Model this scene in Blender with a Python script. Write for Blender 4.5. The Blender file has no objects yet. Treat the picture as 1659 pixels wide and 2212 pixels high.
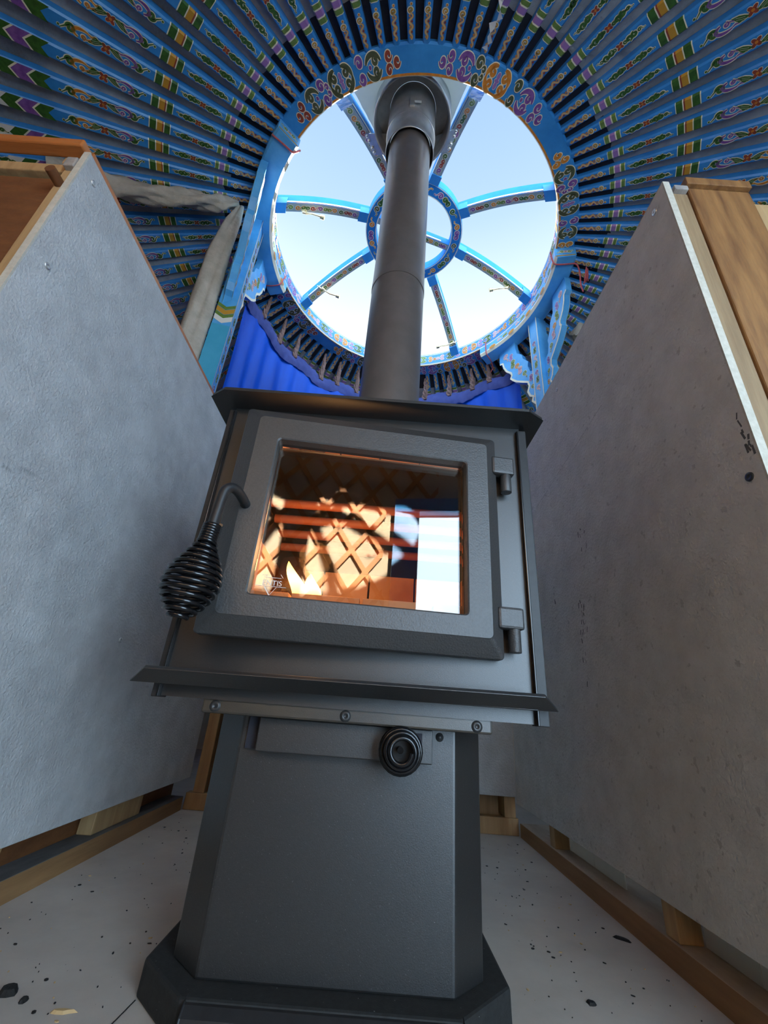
import bpy, bmesh, math, random
from mathutils import Vector, Matrix, noise
rnd = random.Random(7)
PI = math.pi
sin, cos, rad = math.sin, math.cos, math.radians
SC = bpy.context.scene
COL = SC.collection
FL = -0.345                      # floor height, the lens is the origin

# ------------------------------------------------------------------ materials
def new_mat(name):
    m = bpy.data.materials.new(name); m.use_nodes = True
    nt = m.node_tree; nt.nodes.clear()
    out = nt.nodes.new('ShaderNodeOutputMaterial')
    return m, nt, out

def mat(name, c, rough=.6, c2=None, scale=12., stretch=(1, 1, 1), detail=5., lo=.35, hi=.65, bump=0., bscale=60.,
        bdist=.004, metal=0., spec=.5, specks=None, sheen=0., coat=0., trans=0.):
    m, nt, out = new_mat(name)
    N, L = nt.nodes.new, nt.links.new
    p = N('ShaderNodeBsdfPrincipled'); L(p.outputs[0], out.inputs[0])
    p.inputs['Base Color'].default_value = (*c, 1); p.inputs['Roughness'].default_value = rough
    p.inputs['Metallic'].default_value = metal; p.inputs['Specular IOR Level'].default_value = spec
    p.inputs['Coat Weight'].default_value = coat
    if sheen: p.inputs['Sheen Weight'].default_value = sheen
    tc = N('ShaderNodeTexCoord'); mp = N('ShaderNodeMapping'); mp.inputs['Scale'].default_value = stretch
    L(tc.outputs['Object'], mp.inputs[0])
    col = None
    if c2 is not None:
        n = N('ShaderNodeTexNoise'); n.inputs['Scale'].default_value = scale; n.inputs['Detail'].default_value = detail
        n.inputs['Roughness'].default_value = .62
        L(mp.outputs[0], n.inputs['Vector'])
        r = N('ShaderNodeValToRGB'); r.color_ramp.elements[0].position = lo; r.color_ramp.elements[1].position = hi
        r.color_ramp.elements[0].color = (*c, 1); r.color_ramp.elements[1].color = (*c2, 1)
        L(n.outputs['Fac'], r.inputs[0]); col = r.outputs[0]
    for sp in (specks or []):                     # (colour, noise scale, threshold, stretch)
        sc, scl, th, st = sp
        mp2 = N('ShaderNodeMapping'); mp2.inputs['Scale'].default_value = st; L(tc.outputs['Object'], mp2.inputs[0])
        n2 = N('ShaderNodeTexNoise'); n2.inputs['Scale'].default_value = scl; n2.inputs['Detail'].default_value = 3
        L(mp2.outputs[0], n2.inputs['Vector'])
        r2 = N('ShaderNodeValToRGB'); r2.color_ramp.elements[0].position = th; r2.color_ramp.elements[1].position = th + .03
        L(n2.outputs['Fac'], r2.inputs[0])
        mx = N('ShaderNodeMix'); mx.data_type = 'RGBA'
        L(r2.outputs[0], mx.inputs[0])
        if col is None: mx.inputs[6].default_value = (*c, 1)
        else: L(col, mx.inputs[6])
        mx.inputs[7].default_value = (*sc, 1); col = mx.outputs[2]
    if col is not None: L(col, p.inputs['Base Color'])
    if bump:
        nb = N('ShaderNodeTexNoise'); nb.inputs['Scale'].default_value = bscale; nb.inputs['Detail'].default_value = 4
        L(mp.outputs[0], nb.inputs['Vector'])
        b = N('ShaderNodeBump'); b.inputs['Strength'].default_value = bump; b.inputs['Distance'].default_value = bdist
        L(nb.outputs['Fac'], b.inputs['Height']); L(b.outputs[0], p.inputs['Normal'])
    if trans:
        t = N('ShaderNodeBsdfTranslucent'); t.inputs[0].default_value = (*c, 1)
        ms = N('ShaderNodeMixShader'); ms.inputs[0].default_value = trans
        L(p.outputs[0], ms.inputs[1]); L(t.outputs[0], ms.inputs[2]); L(ms.outputs[0], out.inputs[0])
    return m

def emit(name, c, s, c2=None):
    m, nt, out = new_mat(name)
    e = nt.nodes.new('ShaderNodeEmission'); e.inputs[0].default_value = (*c, 1); e.inputs[1].default_value = s
    nt.links.new(e.outputs[0], out.inputs[0])
    return m

BLUE = mat('blue_gloss_paint', (.025, .215, .56), .38, (.045, .30, .70), 9, bump=.08, bscale=40)
SKYB = mat('light_blue_paint', (.07, .36, .74), .4, (.13, .47, .82), 14, bump=.08, bscale=40)
SPOKEB = mat('bright_blue_spoke_paint', (.012, .17, .50), .6, (.018, .21, .57), 12, spec=.25)
TURQ = mat('turquoise_paint', (.05, .36, .55), .42, (.08, .42, .62), 9)
NAVY = mat('dark_blue_paint', (.01, .07, .30), .45, (.015, .10, .36), 10)
CREAM = mat('cream_outline_paint', (.84, .78, .58), .5)
GREEN = mat('green_paint', (.025, .085, .012), .5, (.05, .15, .02), 60)
LGREEN = mat('light_green_paint', (.12, .20, .03), .5, (.16, .27, .05), 60)
PURP = mat('purple_paint', (.16, .05, .25), .5, (.26, .11, .36), 60)
MAUVE = mat('mauve_paint', (.33, .17, .42), .5)
ORANGE = mat('orange_paint', (.55, .17, .02), .5, (.70, .27, .03), 60)
RED = mat('red_brown_paint', (.30, .05, .025), .5)
YELL = mat('yellow_ochre_paint', (.55, .28, .025), .5)
OLIVE = mat('olive_paint', (.06, .075, .03), .5, (.10, .11, .05), 50)
WHITEP = mat('white_paint', (.78, .76, .70), .5)
SANDY = mat('sandy_yellow_paint', (.72, .50, .22), .5)
SAGE = mat('pale_sage_paint', (.32, .40, .40), .5)
PINK = mat('pink_paint', (.62, .35, .40), .5)

STOVE = mat('black_stove_paint', (.011, .0108, .0108), .42, (.018, .0178, .0178), 400, bump=.3, bscale=900, bdist=.0006, spec=1.0,
            specks=[((.16, .16, .16), 700, .70, (1, 1, 1))])
TINT = mat('heat_browned_stove_paint', (.026, .021, .015), .42, (.055, .041, .025), 9, (1, 1, 1), 3, bump=.3, bscale=900, bdist=.0006, spec=1.0)
CAST = mat('cast_iron_paint', (.030, .0285, .028), .48, (.042, .040, .039), 300, bump=.5, bscale=420, bdist=.0012, spec=.9)
MATTE = mat('matte_black_steel', (.012, .012, .013), .5, (.018, .018, .019), 60, bump=.1, bscale=500, bdist=.0004)
PLINTH = mat('dusty_black_steel', (.011, .0115, .0112), .75, (.020, .021, .0205), 120, bump=.3, bscale=500, bdist=.0008,
             specks=[((.35, .35, .33), 260, .735, (1, 1, 1))])
GLOSSB = mat('gloss_black_wire', (.006, .006, .007), .22, spec=.6)
PIPEM = mat('matte_stove_pipe', (.20, .165, .145), .34, (.23, .19, .17), 20, bump=.1, bscale=500, bdist=.0004, metal=.55)
STEEL = mat('galvanised_steel', (.42, .43, .42), .38, (.55, .56, .54), 30, metal=.8, bump=.05)
DKSTEEL = mat('dark_steel', (.36, .36, .355), .32, (.46, .46, .45), 30, metal=.6, bump=.05)
SHEET = mat('grey_translucent_sheet', (.70, .70, .66), .5, (.80, .79, .74), 7, trans=.3)  # translucency added so daylight from above brightens the sheet
SCREWM = mat('zinc_screw', (.62, .62, .60), .35, metal=.7)
BSCREW = mat('black_oxide_screw', (.05, .05, .05), .35, metal=.4)
BOARD = mat('grey_cement_board', (.43, .43, .425), .85, (.58, .58, .575), 16, (1, 1, 1), 9, .3, .7, bump=.8, bscale=170, bdist=.003,
            specks=[((.37, .37, .37), 9, .70, (1, .6, 2.2))])
BOARDR = mat('scuffed_cement_board', (.56, .535, .485), .85, (.69, .665, .61), 16, (1, 1, 1), 9, .3, .7, bump=.9, bscale=170, bdist=.003,
             specks=[((.14, .135, .13), 7, .84, (1, 3.0, .7)), ((.48, .455, .41), 60, .66, (1, 1, 1))])
BOARDEDGE = mat('white_board_core', (.50, .465, .38), .9, (.60, .56, .47), 120, bump=.5, bscale=300, bdist=.001)
FLOORM = mat('pale_cement_floor', (.43, .385, .33), .85, (.55, .50, .435), 7, (1, 1, 1), 9, .3, .7, bump=.3, bscale=120, bdist=.001,
             specks=[((.10, .095, .09), 55, .735, (1, .35, 1)), ((.61, .57, .51), 3.2, .66, (1, 1, 1)), ((.07, .07, .07), 160, .76, (1, 1, 1))])
PINE = mat('pine_timber', (.38, .225, .095), .6, (.56, .37, .18), 5, (9, 9, .9), 7, .3, .7, bump=.3, bscale=14)
PINED = mat('aged_pine_timber', (.21, .13, .065), .65, (.36, .245, .13), 5, (14, 14, .9), 7, .3, .7, bump=.3, bscale=14)
PINEH = mat('pine_rail_timber', (.24, .125, .05), .6, (.36, .20, .085), 5, (9, .9, 9), 7, .3, .7, bump=.3, bscale=14)
OAK = mat('orange_rough_sawn_post', (.15, .060, .018), .65, (.36, .17, .052), 4, (12, 12, 1.4), 9, .3, .7, bump=.35, bscale=20,
          specks=[((.20, .085, .03), 5, .66, (6, 6, 1))])
BROWNW = mat('brown_stained_board', (.14, .050, .018), .55, (.24, .095, .032), 5, (3, 3, 9), 8, .3, .75, bump=.25, bscale=20)
REDW = mat('red_brown_trim_timber', (.42, .13, .03), .45, (.55, .19, .05), 6, (1.2, 9, 9), 6, .3, .7, bump=.2, bscale=20)
WSHEET = mat('white_translucent_sheet', (.82, .80, .74), .8, (.88, .86, .80), 8, trans=.6)
RAILT = mat('knotty_pale_pine', (.34, .25, .17), .75, (.56, .46, .36), 5, (4, 1, 4), 7, .3, .7, bump=.2, bscale=20, specks=[((.10, .06, .04), 4, .70, (2, 1, 1))])
SCUFF = mat('soot_scuff', (.11, .105, .10), .9)
GREYD = mat('dusty_grey_timber', (.10, .10, .10), .8, (.17, .165, .16), 9, (3, 1, 3))
GREYW = mat('weathered_grey_timber', (.28, .25, .23), .7, (.42, .38, .34), 5, (9, 1, 9), 7, .3, .7, bump=.3, bscale=20)
FELT = mat('grey_felt_roof', (.24, .24, .25), .95, (.46, .45, .44), 9, (1, 1, 1), 8, .3, .75, bump=.9, bscale=16, bdist=.02, sheen=.3)
LINER = mat('black_liner_cloth', (.010, .011, .018), .8, (.02, .02, .03), 30, bump=.3, bscale=20, bdist=.01)
FELTW = mat('cream_wall_felt', (.58, .50, .37), .95, (.70, .62, .49), 6, bump=.4, bscale=12, bdist=.02)
LATT = mat('orange_lattice_wood', (.46, .17, .03), .5, (.58, .24, .05), 12)
CLOTH = mat('beige_canvas', (.40, .36, .29), .9, (.52, .47, .39), 8, (2, 2, 2), 6, bump=.4, bscale=25, bdist=.01)
SATIN = mat('royal_blue_satin', (.001, .075, .55), .5, (.002, .115, .75), 3, (3, 3, .6), spec=.3, trans=.3)
SATINH = mat('slate_blue_header_cloth', (.045, .065, .24), .85, (.075, .10, .32), 12, bump=.4, bscale=40, bdist=.006, trans=.25)
TIE = mat('brown_twisted_cloth', (.13, .07, .055), .85, (.22, .13, .11), 60, bump=.4, bscale=90)
CORD = mat('red_cord', (.45, .06, .07), .7, (.55, .12, .12), 90)
BRASS = mat('gold_latch_metal', (.75, .62, .36), .3, metal=.7)
CHAR = mat('black_charcoal', (.006, .006, .006), .8, (.015, .014, .013), 200, bump=.6, bscale=300)
SLIV = mat('pale_wood_splinter', (.55, .38, .18), .7)
BRICK = None
LOGM = mat('charred_log_bark', (.035, .018, .012), .8, (.11, .055, .03), 30, (6, 6, 1), bump=.8, bscale=60, bdist=.006)
TUBE = mat('red_brown_air_tube', (.36, .11, .055), .6)
ETCH = mat('pale_etched_print', (.80, .70, .62), .7)
PLAST = mat('clear_tape_scrap', (.75, .78, .78), .15, spec=.9)

def brick_mat():
    m, nt, out = new_mat('tan_firebrick')
    N, L = nt.nodes.new, nt.links.new
    p = N('ShaderNodeBsdfPrincipled'); L(p.outputs[0], out.inputs[0]); p.inputs['Roughness'].default_value = .9
    tc = N('ShaderNodeTexCoord'); mp = N('ShaderNodeMapping'); L(tc.outputs['Object'], mp.inputs[0])
    n = N('ShaderNodeTexNoise'); n.inputs['Scale'].default_value = 14; n.inputs['Detail'].default_value = 6; L(mp.outputs[0], n.inputs['Vector'])
    r = N('ShaderNodeValToRGB'); r.color_ramp.elements[0].color = (.48, .22, .11, 1); r.color_ramp.elements[1].color = (.68, .38, .22, 1)
    r.color_ramp.elements[0].position = .35; r.color_ramp.elements[1].position = .65
    L(n.outputs['Fac'], r.inputs[0]); L(r.outputs[0], p.inputs['Base Color'])
    return m
BRICK = brick_mat()

def glass_mat():
    m, nt, out = new_mat('stove_door_ceramic_glass')
    N, L = nt.nodes.new, nt.links.new
    t = N('ShaderNodeBsdfTransparent'); t.inputs[0].default_value = (.93, .88, .82, 1)
    g = N('ShaderNodeBsdfGlossy'); g.inputs['Roughness'].default_value = .012
    g.inputs[0].default_value = (1, .97, .92, 1)
    fr = N('ShaderNodeFresnel'); fr.inputs['IOR'].default_value = 1.75
    ms = N('ShaderNodeMixShader'); L(fr.outputs[0], ms.inputs[0]); L(t.outputs[0], ms.inputs[1]); L(g.outputs[0], ms.inputs[2])
    L(ms.outputs[0], out.inputs[0])
    return m
GLASS = glass_mat()

def flame_mat():
    m, nt, out = new_mat('yellow_flame')
    N, L = nt.nodes.new, nt.links.new
    e = N('ShaderNodeEmission'); tc = N('ShaderNodeTexCoord'); sp = N('ShaderNodeSeparateXYZ')
    L(tc.outputs['Generated'], sp.inputs[0])
    r = N('ShaderNodeValToRGB'); r.color_ramp.elements[0].color = (1, .30, .02, 1); r.color_ramp.elements[1].color = (1, .62, .10, 1)
    k = r.color_ramp.elements.new(.55); k.color = (1, .85, .35, 1)
    L(sp.outputs[2], r.inputs[0]); L(r.outputs[0], e.inputs[0]); e.inputs[1].default_value = 3.2
    L(e.outputs[0], out.inputs[0]); return m
FLAME = flame_mat()

# ------------------------------------------------------------------ mesh builder
class MB:
    def __init__(s): s.v = []; s.f = []; s.mi = []; s.sm = []; s.mats = []
    def m(s, mt):
        if mt not in s.mats: s.mats.append(mt)
        return s.mats.index(mt)
    def add(s, vs, fs, mt, smooth=False):
        b = len(s.v); s.v += [tuple(p) for p in vs]; k = s.m(mt)
        for f in fs: s.f.append([b + i for i in f]); s.mi.append(k); s.sm.append(smooth)
    def box(s, x0, x1, y0, y1, z0, z1, mt, M=None):
        vs = [Vector((x, y, z)) for z in (z0, z1) for y in (y0, y1) for x in (x0, x1)]
        if M is not None: vs = [M @ p for p in vs]
        s.add(vs, [(0, 2, 3, 1), (4, 5, 7, 6), (0, 1, 5, 4), (2, 6, 7, 3), (0, 4, 6, 2), (1, 3, 7, 5)], mt)
    def prism(s, poly, z0, z1, mt, F=None, top=None, mtc=None):
        """poly of 2D points extruded between z0 and z1; F maps (a,b,c)->xyz; top: second outline"""
        F = F or (lambda a, b, c: (a, b, c)); n = len(poly); t = top or poly
        vs = [F(a, b, z0) for a, b in poly] + [F(a, b, z1) for a, b in t]
        s.add(vs, [(i, (i + 1) % n, n + (i + 1) % n, n + i) for i in range(n)], mt)
        s.add(vs, [tuple(range(n - 1, -1, -1)), tuple(range(n, 2 * n))], mtc or mt)
    def loft(s, rings, mt, closed=True, caps=True, smooth=True):
        n = len(rings[0]); vs = [p for r in rings for p in r]; fs = []
        for k in range(len(rings) - 1):
            for i in range(n if closed else n - 1):
                j = (i + 1) % n
                fs.append((k * n + i, k * n + j, (k + 1) * n + j, (k + 1) * n + i))
        s.add(vs, fs, mt, smooth)
        if caps and closed: s.add(list(rings[0]) + list(rings[-1]), [tuple(range(n - 1, -1, -1)), tuple(range(n, 2 * n))], mt)
    def tube(s, path, r, mt, n=10, caps=True, squash=None):
        P = [Vector(p) for p in path]; R = r if isinstance(r, (list, tuple)) else [r] * len(P)
        up = Vector((0, 0, 1)); rings = []
        t = (P[1] - P[0]).normalized()
        a = t.cross(up) if abs(t.dot(up)) < .95 else t.cross(Vector((1, 0, 0)))
        a.normalize()
        for k, p in enumerate(P):
            t = (P[min(k + 1, len(P) - 1)] - P[max(k - 1, 0)]).normalized()
            a = (a - t * a.dot(t)).normalized(); b = t.cross(a)
            rings.append([p + (a * cos(q) + b * sin(q)) * R[k] for q in [2 * PI * i / n for i in range(n)]])
        s.loft(rings, mt, caps=caps)
    def lathe(s, prof, mt, n=48, F=None, caps=False, smooth=True, a0=0., a1=2 * PI):
        """prof: (r, z) list"""
        F = F or (lambda x, y, z: (x, y, z)); full = abs(a1 - a0 - 2 * PI) < 1e-6
        k = n if full else n + 1
        rings = [[F(r * cos(a0 + (a1 - a0) * i / n), r * sin(a0 + (a1 - a0) * i / n), z) for i in range(k)] for r, z in prof]
        s.loft(rings, mt, closed=full, caps=caps, smooth=smooth)
    def build(s, name, parent=None, loc=None, bevel=0., seg=2, sub=0, solid=0.):
        me = bpy.data.meshes.new(name); me.from_pydata(s.v, [], s.f)
        for mt in s.mats: me.materials.append(mt)
        for p, k, sm in zip(me.polygons, s.mi, s.sm): p.material_index = k; p.use_smooth = sm
        bm = bmesh.new(); bm.from_mesh(me); bmesh.ops.recalc_face_normals(bm, faces=bm.faces); bm.to_mesh(me); bm.free()
        me.update()
        o = bpy.data.objects.new(name, me); COL.objects.link(o)
        if loc is not None: o.location = loc
        if parent is not None: attach(o, parent)
        if solid:
            q = o.modifiers.new('thick', 'SOLIDIFY'); q.thickness = solid; q.offset = 0
        if bevel:
            w = o.modifiers.new('weld', 'WELD'); w.merge_threshold = 1e-5
            q = o.modifiers.new('bevel', 'BEVEL'); q.width = bevel; q.segments = seg; q.limit_method = 'ANGLE'; q.angle_limit = rad(35)
        if sub:
            q = o.modifiers.new('sub', 'SUBSURF'); q.levels = sub; q.render_levels = sub
        return o

WORLD = {}
def wm(o): return WORLD.get(o.name, Matrix.Identity(4))
def attach(o, parent):
    o.parent = parent; o.matrix_parent_inverse = wm(parent).inverted()
def empty(name, loc, label, cat, group=None, rotz=0.):
    o = bpy.data.objects.new(name, None); COL.objects.link(o); o.location = loc; o.rotation_euler = (0, 0, rotz)
    o.empty_display_size = .05
    WORLD[o.name] = Matrix.Translation(Vector(loc)) @ Matrix.Rotation(rotz, 4, 'Z')
    return tag(o, label, cat, group)
def tag(o, label, cat, group=None, kind=None):
    o['label'] = label; o['category'] = cat
    if group: o['group'] = group
    if kind: o['kind'] = kind
    return o
def struct(o, label=None):
    o['kind'] = 'structure'
    if label: o['label'] = label
    return o

# ------------------------------------------------------------------ painted ornaments
class Orn:
    """flat painted strokes: quads in (u, v) with a layer, mapped onto a surface"""
    def __init__(s): s.q = []
    def stroke(s, pts, w, mt, layer=2, out=None, ow=.0022, taper=(.4, .4), mt_out=None):
        n = len(pts)
        if n < 2: return
        def prof(t): 
            a = taper[0] + (1 - taper[0]) * min(1, t * 3.5); b = taper[1] + (1 - taper[1]) * min(1, (1 - t) * 3.5)
            return min(a, b)
        for wid, mm, ly in ((w / 2 + ow, mt_out or CREAM, layer - 1), (w / 2, mt, layer)):
            L, R = [], []
            for k in range(n):
                x0, y0 = pts[max(k - 1, 0)]; x1, y1 = pts[min(k + 1, n - 1)]
                d = math.hypot(x1 - x0, y1 - y0) or 1; nx, ny = -(y1 - y0) / d, (x1 - x0) / d
                h = wid * prof(k / (n - 1)) if ly == layer else (w / 2) * prof(k / (n - 1)) + ow
                L.append((pts[k][0] + nx * h, pts[k][1] + ny * h)); R.append((pts[k][0] - nx * h, pts[k][1] - ny * h))
            for k in range(n - 1): s.q.append(([L[k], L[k + 1], R[k + 1], R[k]], mm, ly))
    def blob(s, cu, cv, ru, rv, mt, layer=2, n=10, ang=0., ow=.0012, out=True):
        for e, mm, ly in ((ow, CREAM, layer - 1), (0, mt, layer)):
            if e and not out: continue
            P = []
            for i in range(n):
                a = 2 * PI * i / n; x, y = (ru + e) * cos(a), (rv + e) * sin(a)
                P.append((cu + x * cos(ang) - y * sin(ang), cv + x * sin(ang) + y * cos(ang)))
            s.q.append((P, mm, ly))
    def spiral(s, cu, cv, R, turns, a0, d, w, mt, tail=None, n=22, **k):
        pts = []
        if tail: pts.append(tail); pts.append(((tail[0] + cu + R * cos(a0)) / 2, (tail[1] + cv + R * sin(a0)) / 2 + .0))
        for i in range(n + 1):
            t = i / n; r = R * (1 - .8 * t); a = a0 + d * 2 * PI * turns * t
            pts.append((cu + r * cos(a), cv + r * sin(a)))
        s.stroke(pts, w, mt, taper=(.3, .8), **k)
    def curl(s, u, S, d, mt, fl=1):            # tailed single scroll
        s.spiral(u, 0, S * .62, 1.25, PI if d > 0 else 0, -fl * d, S * .36, mt, tail=(u - d * S * 1.25, -fl * S * .55))
        s.blob(u - d * S * 1.45, -fl * S * .35, S * .16, S * .16, mt)
    def cloud(s, u, S, mt, d=1):                 # double lobed scroll
        s.spiral(u - S * .45, S * .05, S * .5, 1.1, PI * .5, d, S * .42, mt)
        s.spiral(u + S * .45, -S * .05, S * .5, 1.1, -PI * .5, d, S * .42, mt)
        s.stroke([(u - S * .45, S * .55), (u, S * .3), (u + S * .2, -S * .3), (u + S * .45, -S * .55)], S * .3, mt)
    def cee(s, u, S, mt, d=1, k=1.25):              # C cloud with ragged tail
        pts = [(u + d * S * k * cos(a), S * .62 * sin(a)) for a in [rad(x) for x in range(60, 250, 14)]]
        s.stroke(pts, S * .4, mt)
        s.spiral(u + d * S * .05, -S * .28, S * .34, 1.1, -PI * .5, d, S * .24, mt)
        s.stroke([(u + d * S * .5, S * .55), (u + d * S * 1.0, S * .35), (u + d * S * 1.5, S * .5)], S * .22, mt)
        s.stroke([(u + d * S * .4, -S * .45), (u + d * S * .9, -S * .2), (u + d * S * 1.3, -S * .35)], S * .2, mt)
    def flower(s, u, S, mt=RED):
        for a in (PI / 4, 3 * PI / 4, 5 * PI / 4, 7 * PI / 4): s.blob(u + S * .36 * cos(a), S * .36 * sin(a), S * .36, S * .24, mt, ang=a)
        s.blob(u, 0, S * .2, S * .2, ORANGE, layer=3, out=False)
    def leaf(s, u, S, d, mt=GREEN):
        s.stroke([(u - d * S * 1.0, S * .35), (u - d * S * .3, S * .2), (u + d * S * .3, -S * .1), (u + d * S * 1.0, -S * .5)], S * .62, mt, taper=(.05, .05))
        s.spiral(u + d * S * .05, S * .25, S * .36, 1.0, 0, d, S * .22, mt)
        for e in (-.12, .12): s.stroke([(u - d * S * .5, S * (.28 + e)), (u + d * S * .5, S * (-.15 + e))], S * .05, CREAM, layer=4, ow=0)
    def squig(s, u0, u1, S):
        n = 26; T = lambda t: (u0 + (u1 - u0) * t, S * .42 * sin(t * 5.2 * PI) * (.5 + .5 * t))
        s.stroke([T(i / n) for i in range(n + 1)], S * .34, SANDY, ow=.0010, mt_out=ORANGE)
        for i in range(5):
            t = (i + .5) / 5.2; x, y = T(t); s.blob(x, -y * .55, S * .22, S * .2, RED if i % 2 else ORANGE, layer=1, out=False)
        s.spiral(u1 + S * .35, 0, S * .55, 1.2, PI, 1, S * .26, YELL); s.blob(u1 + S * 1.35, S * .1, S * .22, S * .2, ORANGE)
    def emit(s, mb, F, h=.0006, maxseg=None):
        for poly, mt, ly in s.q:
            mb.add([F(a, b, ly * h) for a, b in poly], [tuple(range(len(poly)))], mt)

# ------------------------------------------------------------------ floor
mb = MB(); mb.box(-2.4, 2.4, -1.0, 3.9, FL - .05, FL, FLOORM)
struct(mb.build('floor'), 'pale grey cement board floor with soot marks')

# ------------------------------------------------------------------ wood stove
CX = -.031
stove = empty('wood_stove', (CX, .9, FL), 'black pedestal wood stove with glass door, burning between two grey boards', 'stove')
def octa(hw, y0, y1, c): return [(CX - hw + c, y0), (CX + hw - c, y0), (CX + hw, y0 + c), (CX + hw, y1 - c), (CX + hw - c, y1), (CX - hw + c, y1), (CX - hw, y1 - c), (CX - hw, y0 + c)]
mb = MB(); mb.prism(octa(.2345, .660, 1.16, .075), FL, -.308, PLINTH, top=octa(.2335, .661, 1.159, .075)); mb.build('base_plate', stove, bevel=.004)
mb = MB()
pr = [(FL + .001, .648), (-.330, .645), (-.318, .649), (-.311, .658), (-.3095, .668), (FL + .001, .668)]
mb.prism([(y, z) for z, y in pr], CX - .152, CX + .160, MATTE, F=lambda a, b, c: (c, a, b)); mb.build('base_front_cover', stove, bevel=.002)
mb = MB(); mb.prism(octa(.2005, .696, 1.10, .045), -.308, .004, STOVE); mb.build('pedestal', stove, bevel=.003)
# firebox shell with an opening in the front plate
mb = MB()
X0, X1, YB, YE = -.298, .236, .650, 1.15
hx0, hx1, hz0, hz1 = -.205, .150, .105, .415
mb.box(X0, hx0, YB, YB + .012, -.005, .494, STOVE); mb.box(hx1, X1, YB, YB + .012, -.005, .494, STOVE)
mb.box(hx0, hx1, YB, YB + .012, -.005, hz0, STOVE); mb.box(hx0, hx1, YB, YB + .012, hz1, .494, STOVE)
mb.box(X0, X0 + .01, YB + .012, YE, -.005, .494, STOVE); mb.box(X1 - .01, X1, YB + .012, YE, -.005, .494, STOVE)
mb.box(X0 + .01, X1 - .01, YE - .01, YE, -.005, .494, STOVE)
mb.box(X0 + .01, X1 - .01, YB + .012, YE - .01, -.005, .005, STOVE)
mb.build('firebox_body', stove)
for sx in (-1, 1):                                           # corner rails of the side heat shields
    mb = MB()
    a, b = ((-.3060, -.2945) if sx < 0 else (.2290, .2460))
    mb.box(a, b, .6435, .668, -.007, .486, MATTE)
    e = .0025; c = (b - e if sx < 0 else a); mb.box(c - .001, c + e, .6405, .6436, -.007, .482, GLOSSB)
    mb.box(a if sx < 0 else b - .004, a + .004 if sx < 0 else b, .668, 1.14, -.005, .486, MATTE)
    mb.build('side_shield', stove, bevel=.0012)
mb = MB()
ch = [(-.305, .5995), (.239, .5995), (.270, .620), (.270, 1.16), (-.334, 1.16), (-.334, .620)]
mb.prism(ch, .4942, .5022, STOVE); mb.build('top_shelf', stove, bevel=.0015)
mb = MB()                                                       # tilted ash lip
lo = [(-.3315, .626, .0095), (.2525, .626, .0125)]; hi = [(-.304, .600, .0262), (.227, .600, .0285)]
vs = [lo[0], lo[1], hi[1], hi[0]]; off = Vector((0, .0035, .0045))
vs2 = [tuple(Vector(v) + off) for v in vs]
mb.add(vs + vs2, [(0, 1, 2, 3), (7, 6, 5, 4), (0, 4, 5, 1), (1, 5, 6, 2), (2, 6, 7, 3), (3, 7, 4, 0)], STOVE)
mb.box(-.29, .225, .624, .651, .0125, .0165, STOVE)
mb.build('ash_lip', stove, bevel=.0008)
mb = MB(); mb.box(-.2365, .1690, .6535, .6595, -.0222, .0120, TINT); col_ = mb.build('collar_plate', stove, bevel=.003)
for sxx, szz in ((-.2179, -.0131), (-.0359, -.0130), (.1472, -.0133)):
    mb = MB(); F = lambda x, y, z, sx=sxx, sz=szz: (sx + x, .6535 - z, sz + y)
    mb.lathe([(.0001, .0002), (.0022, .0002), (.0026, .0014), (.0056, .0014), (.0062, .0006), (.0064, .0001), (.0078, .0001), (.0078, -.001)], BSCREW, 20, F)
    mb.build('screw', col_)
mb = MB(); mb.box(-.1575, .0890, .674, .696, -.0655, -.0225, STOVE); pan = mb.build('air_control_cover', stove, bevel=.0015)
mb = MB(); mb.box(-.176, -.1585, .690, .699, -.0640, -.0225, LINER); mb.build('slot', pan); mb = MB(); mb.box(.066, .074, .6725, .6745, -.045, -.028, LINER); mb.build('slot', pan)
mb = MB(); F = lambda x, y, z: (.1018 + x, .696 - z, -.0318 + y)
mb.lathe([(.0001, .003), (.0028, .003), (.0032, .001), (.0055, .001), (.006, 0)], BSCREW, 18, F); mb.build('screw', stove)
# spring knob on the damper rod: coil seen end-on
mb = MB(); P = []; nT = 6; nn = 24
for i in range(nT * nn + 1):
    t = i / (nT * nn); a = 2 * PI * nT * t
    r = .0092 + .0190 * sin(PI * (.22 + .70 * t)) ** 1.2 * (1 - .12 * t)
    P.append((.0430 + r * cos(a), .672 - .052 * t, -.0495 + r * sin(a)))
mb.tube(P, .0031, GLOSSB, 8); mb.build('damper_spring_knob', pan)
mb = MB(); mb.tube([(.0430, .690, -.0495), (.0430, .655, -.0495)], .0045, GLOSSB, 10); mb.build('damper_rod', pan)

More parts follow.
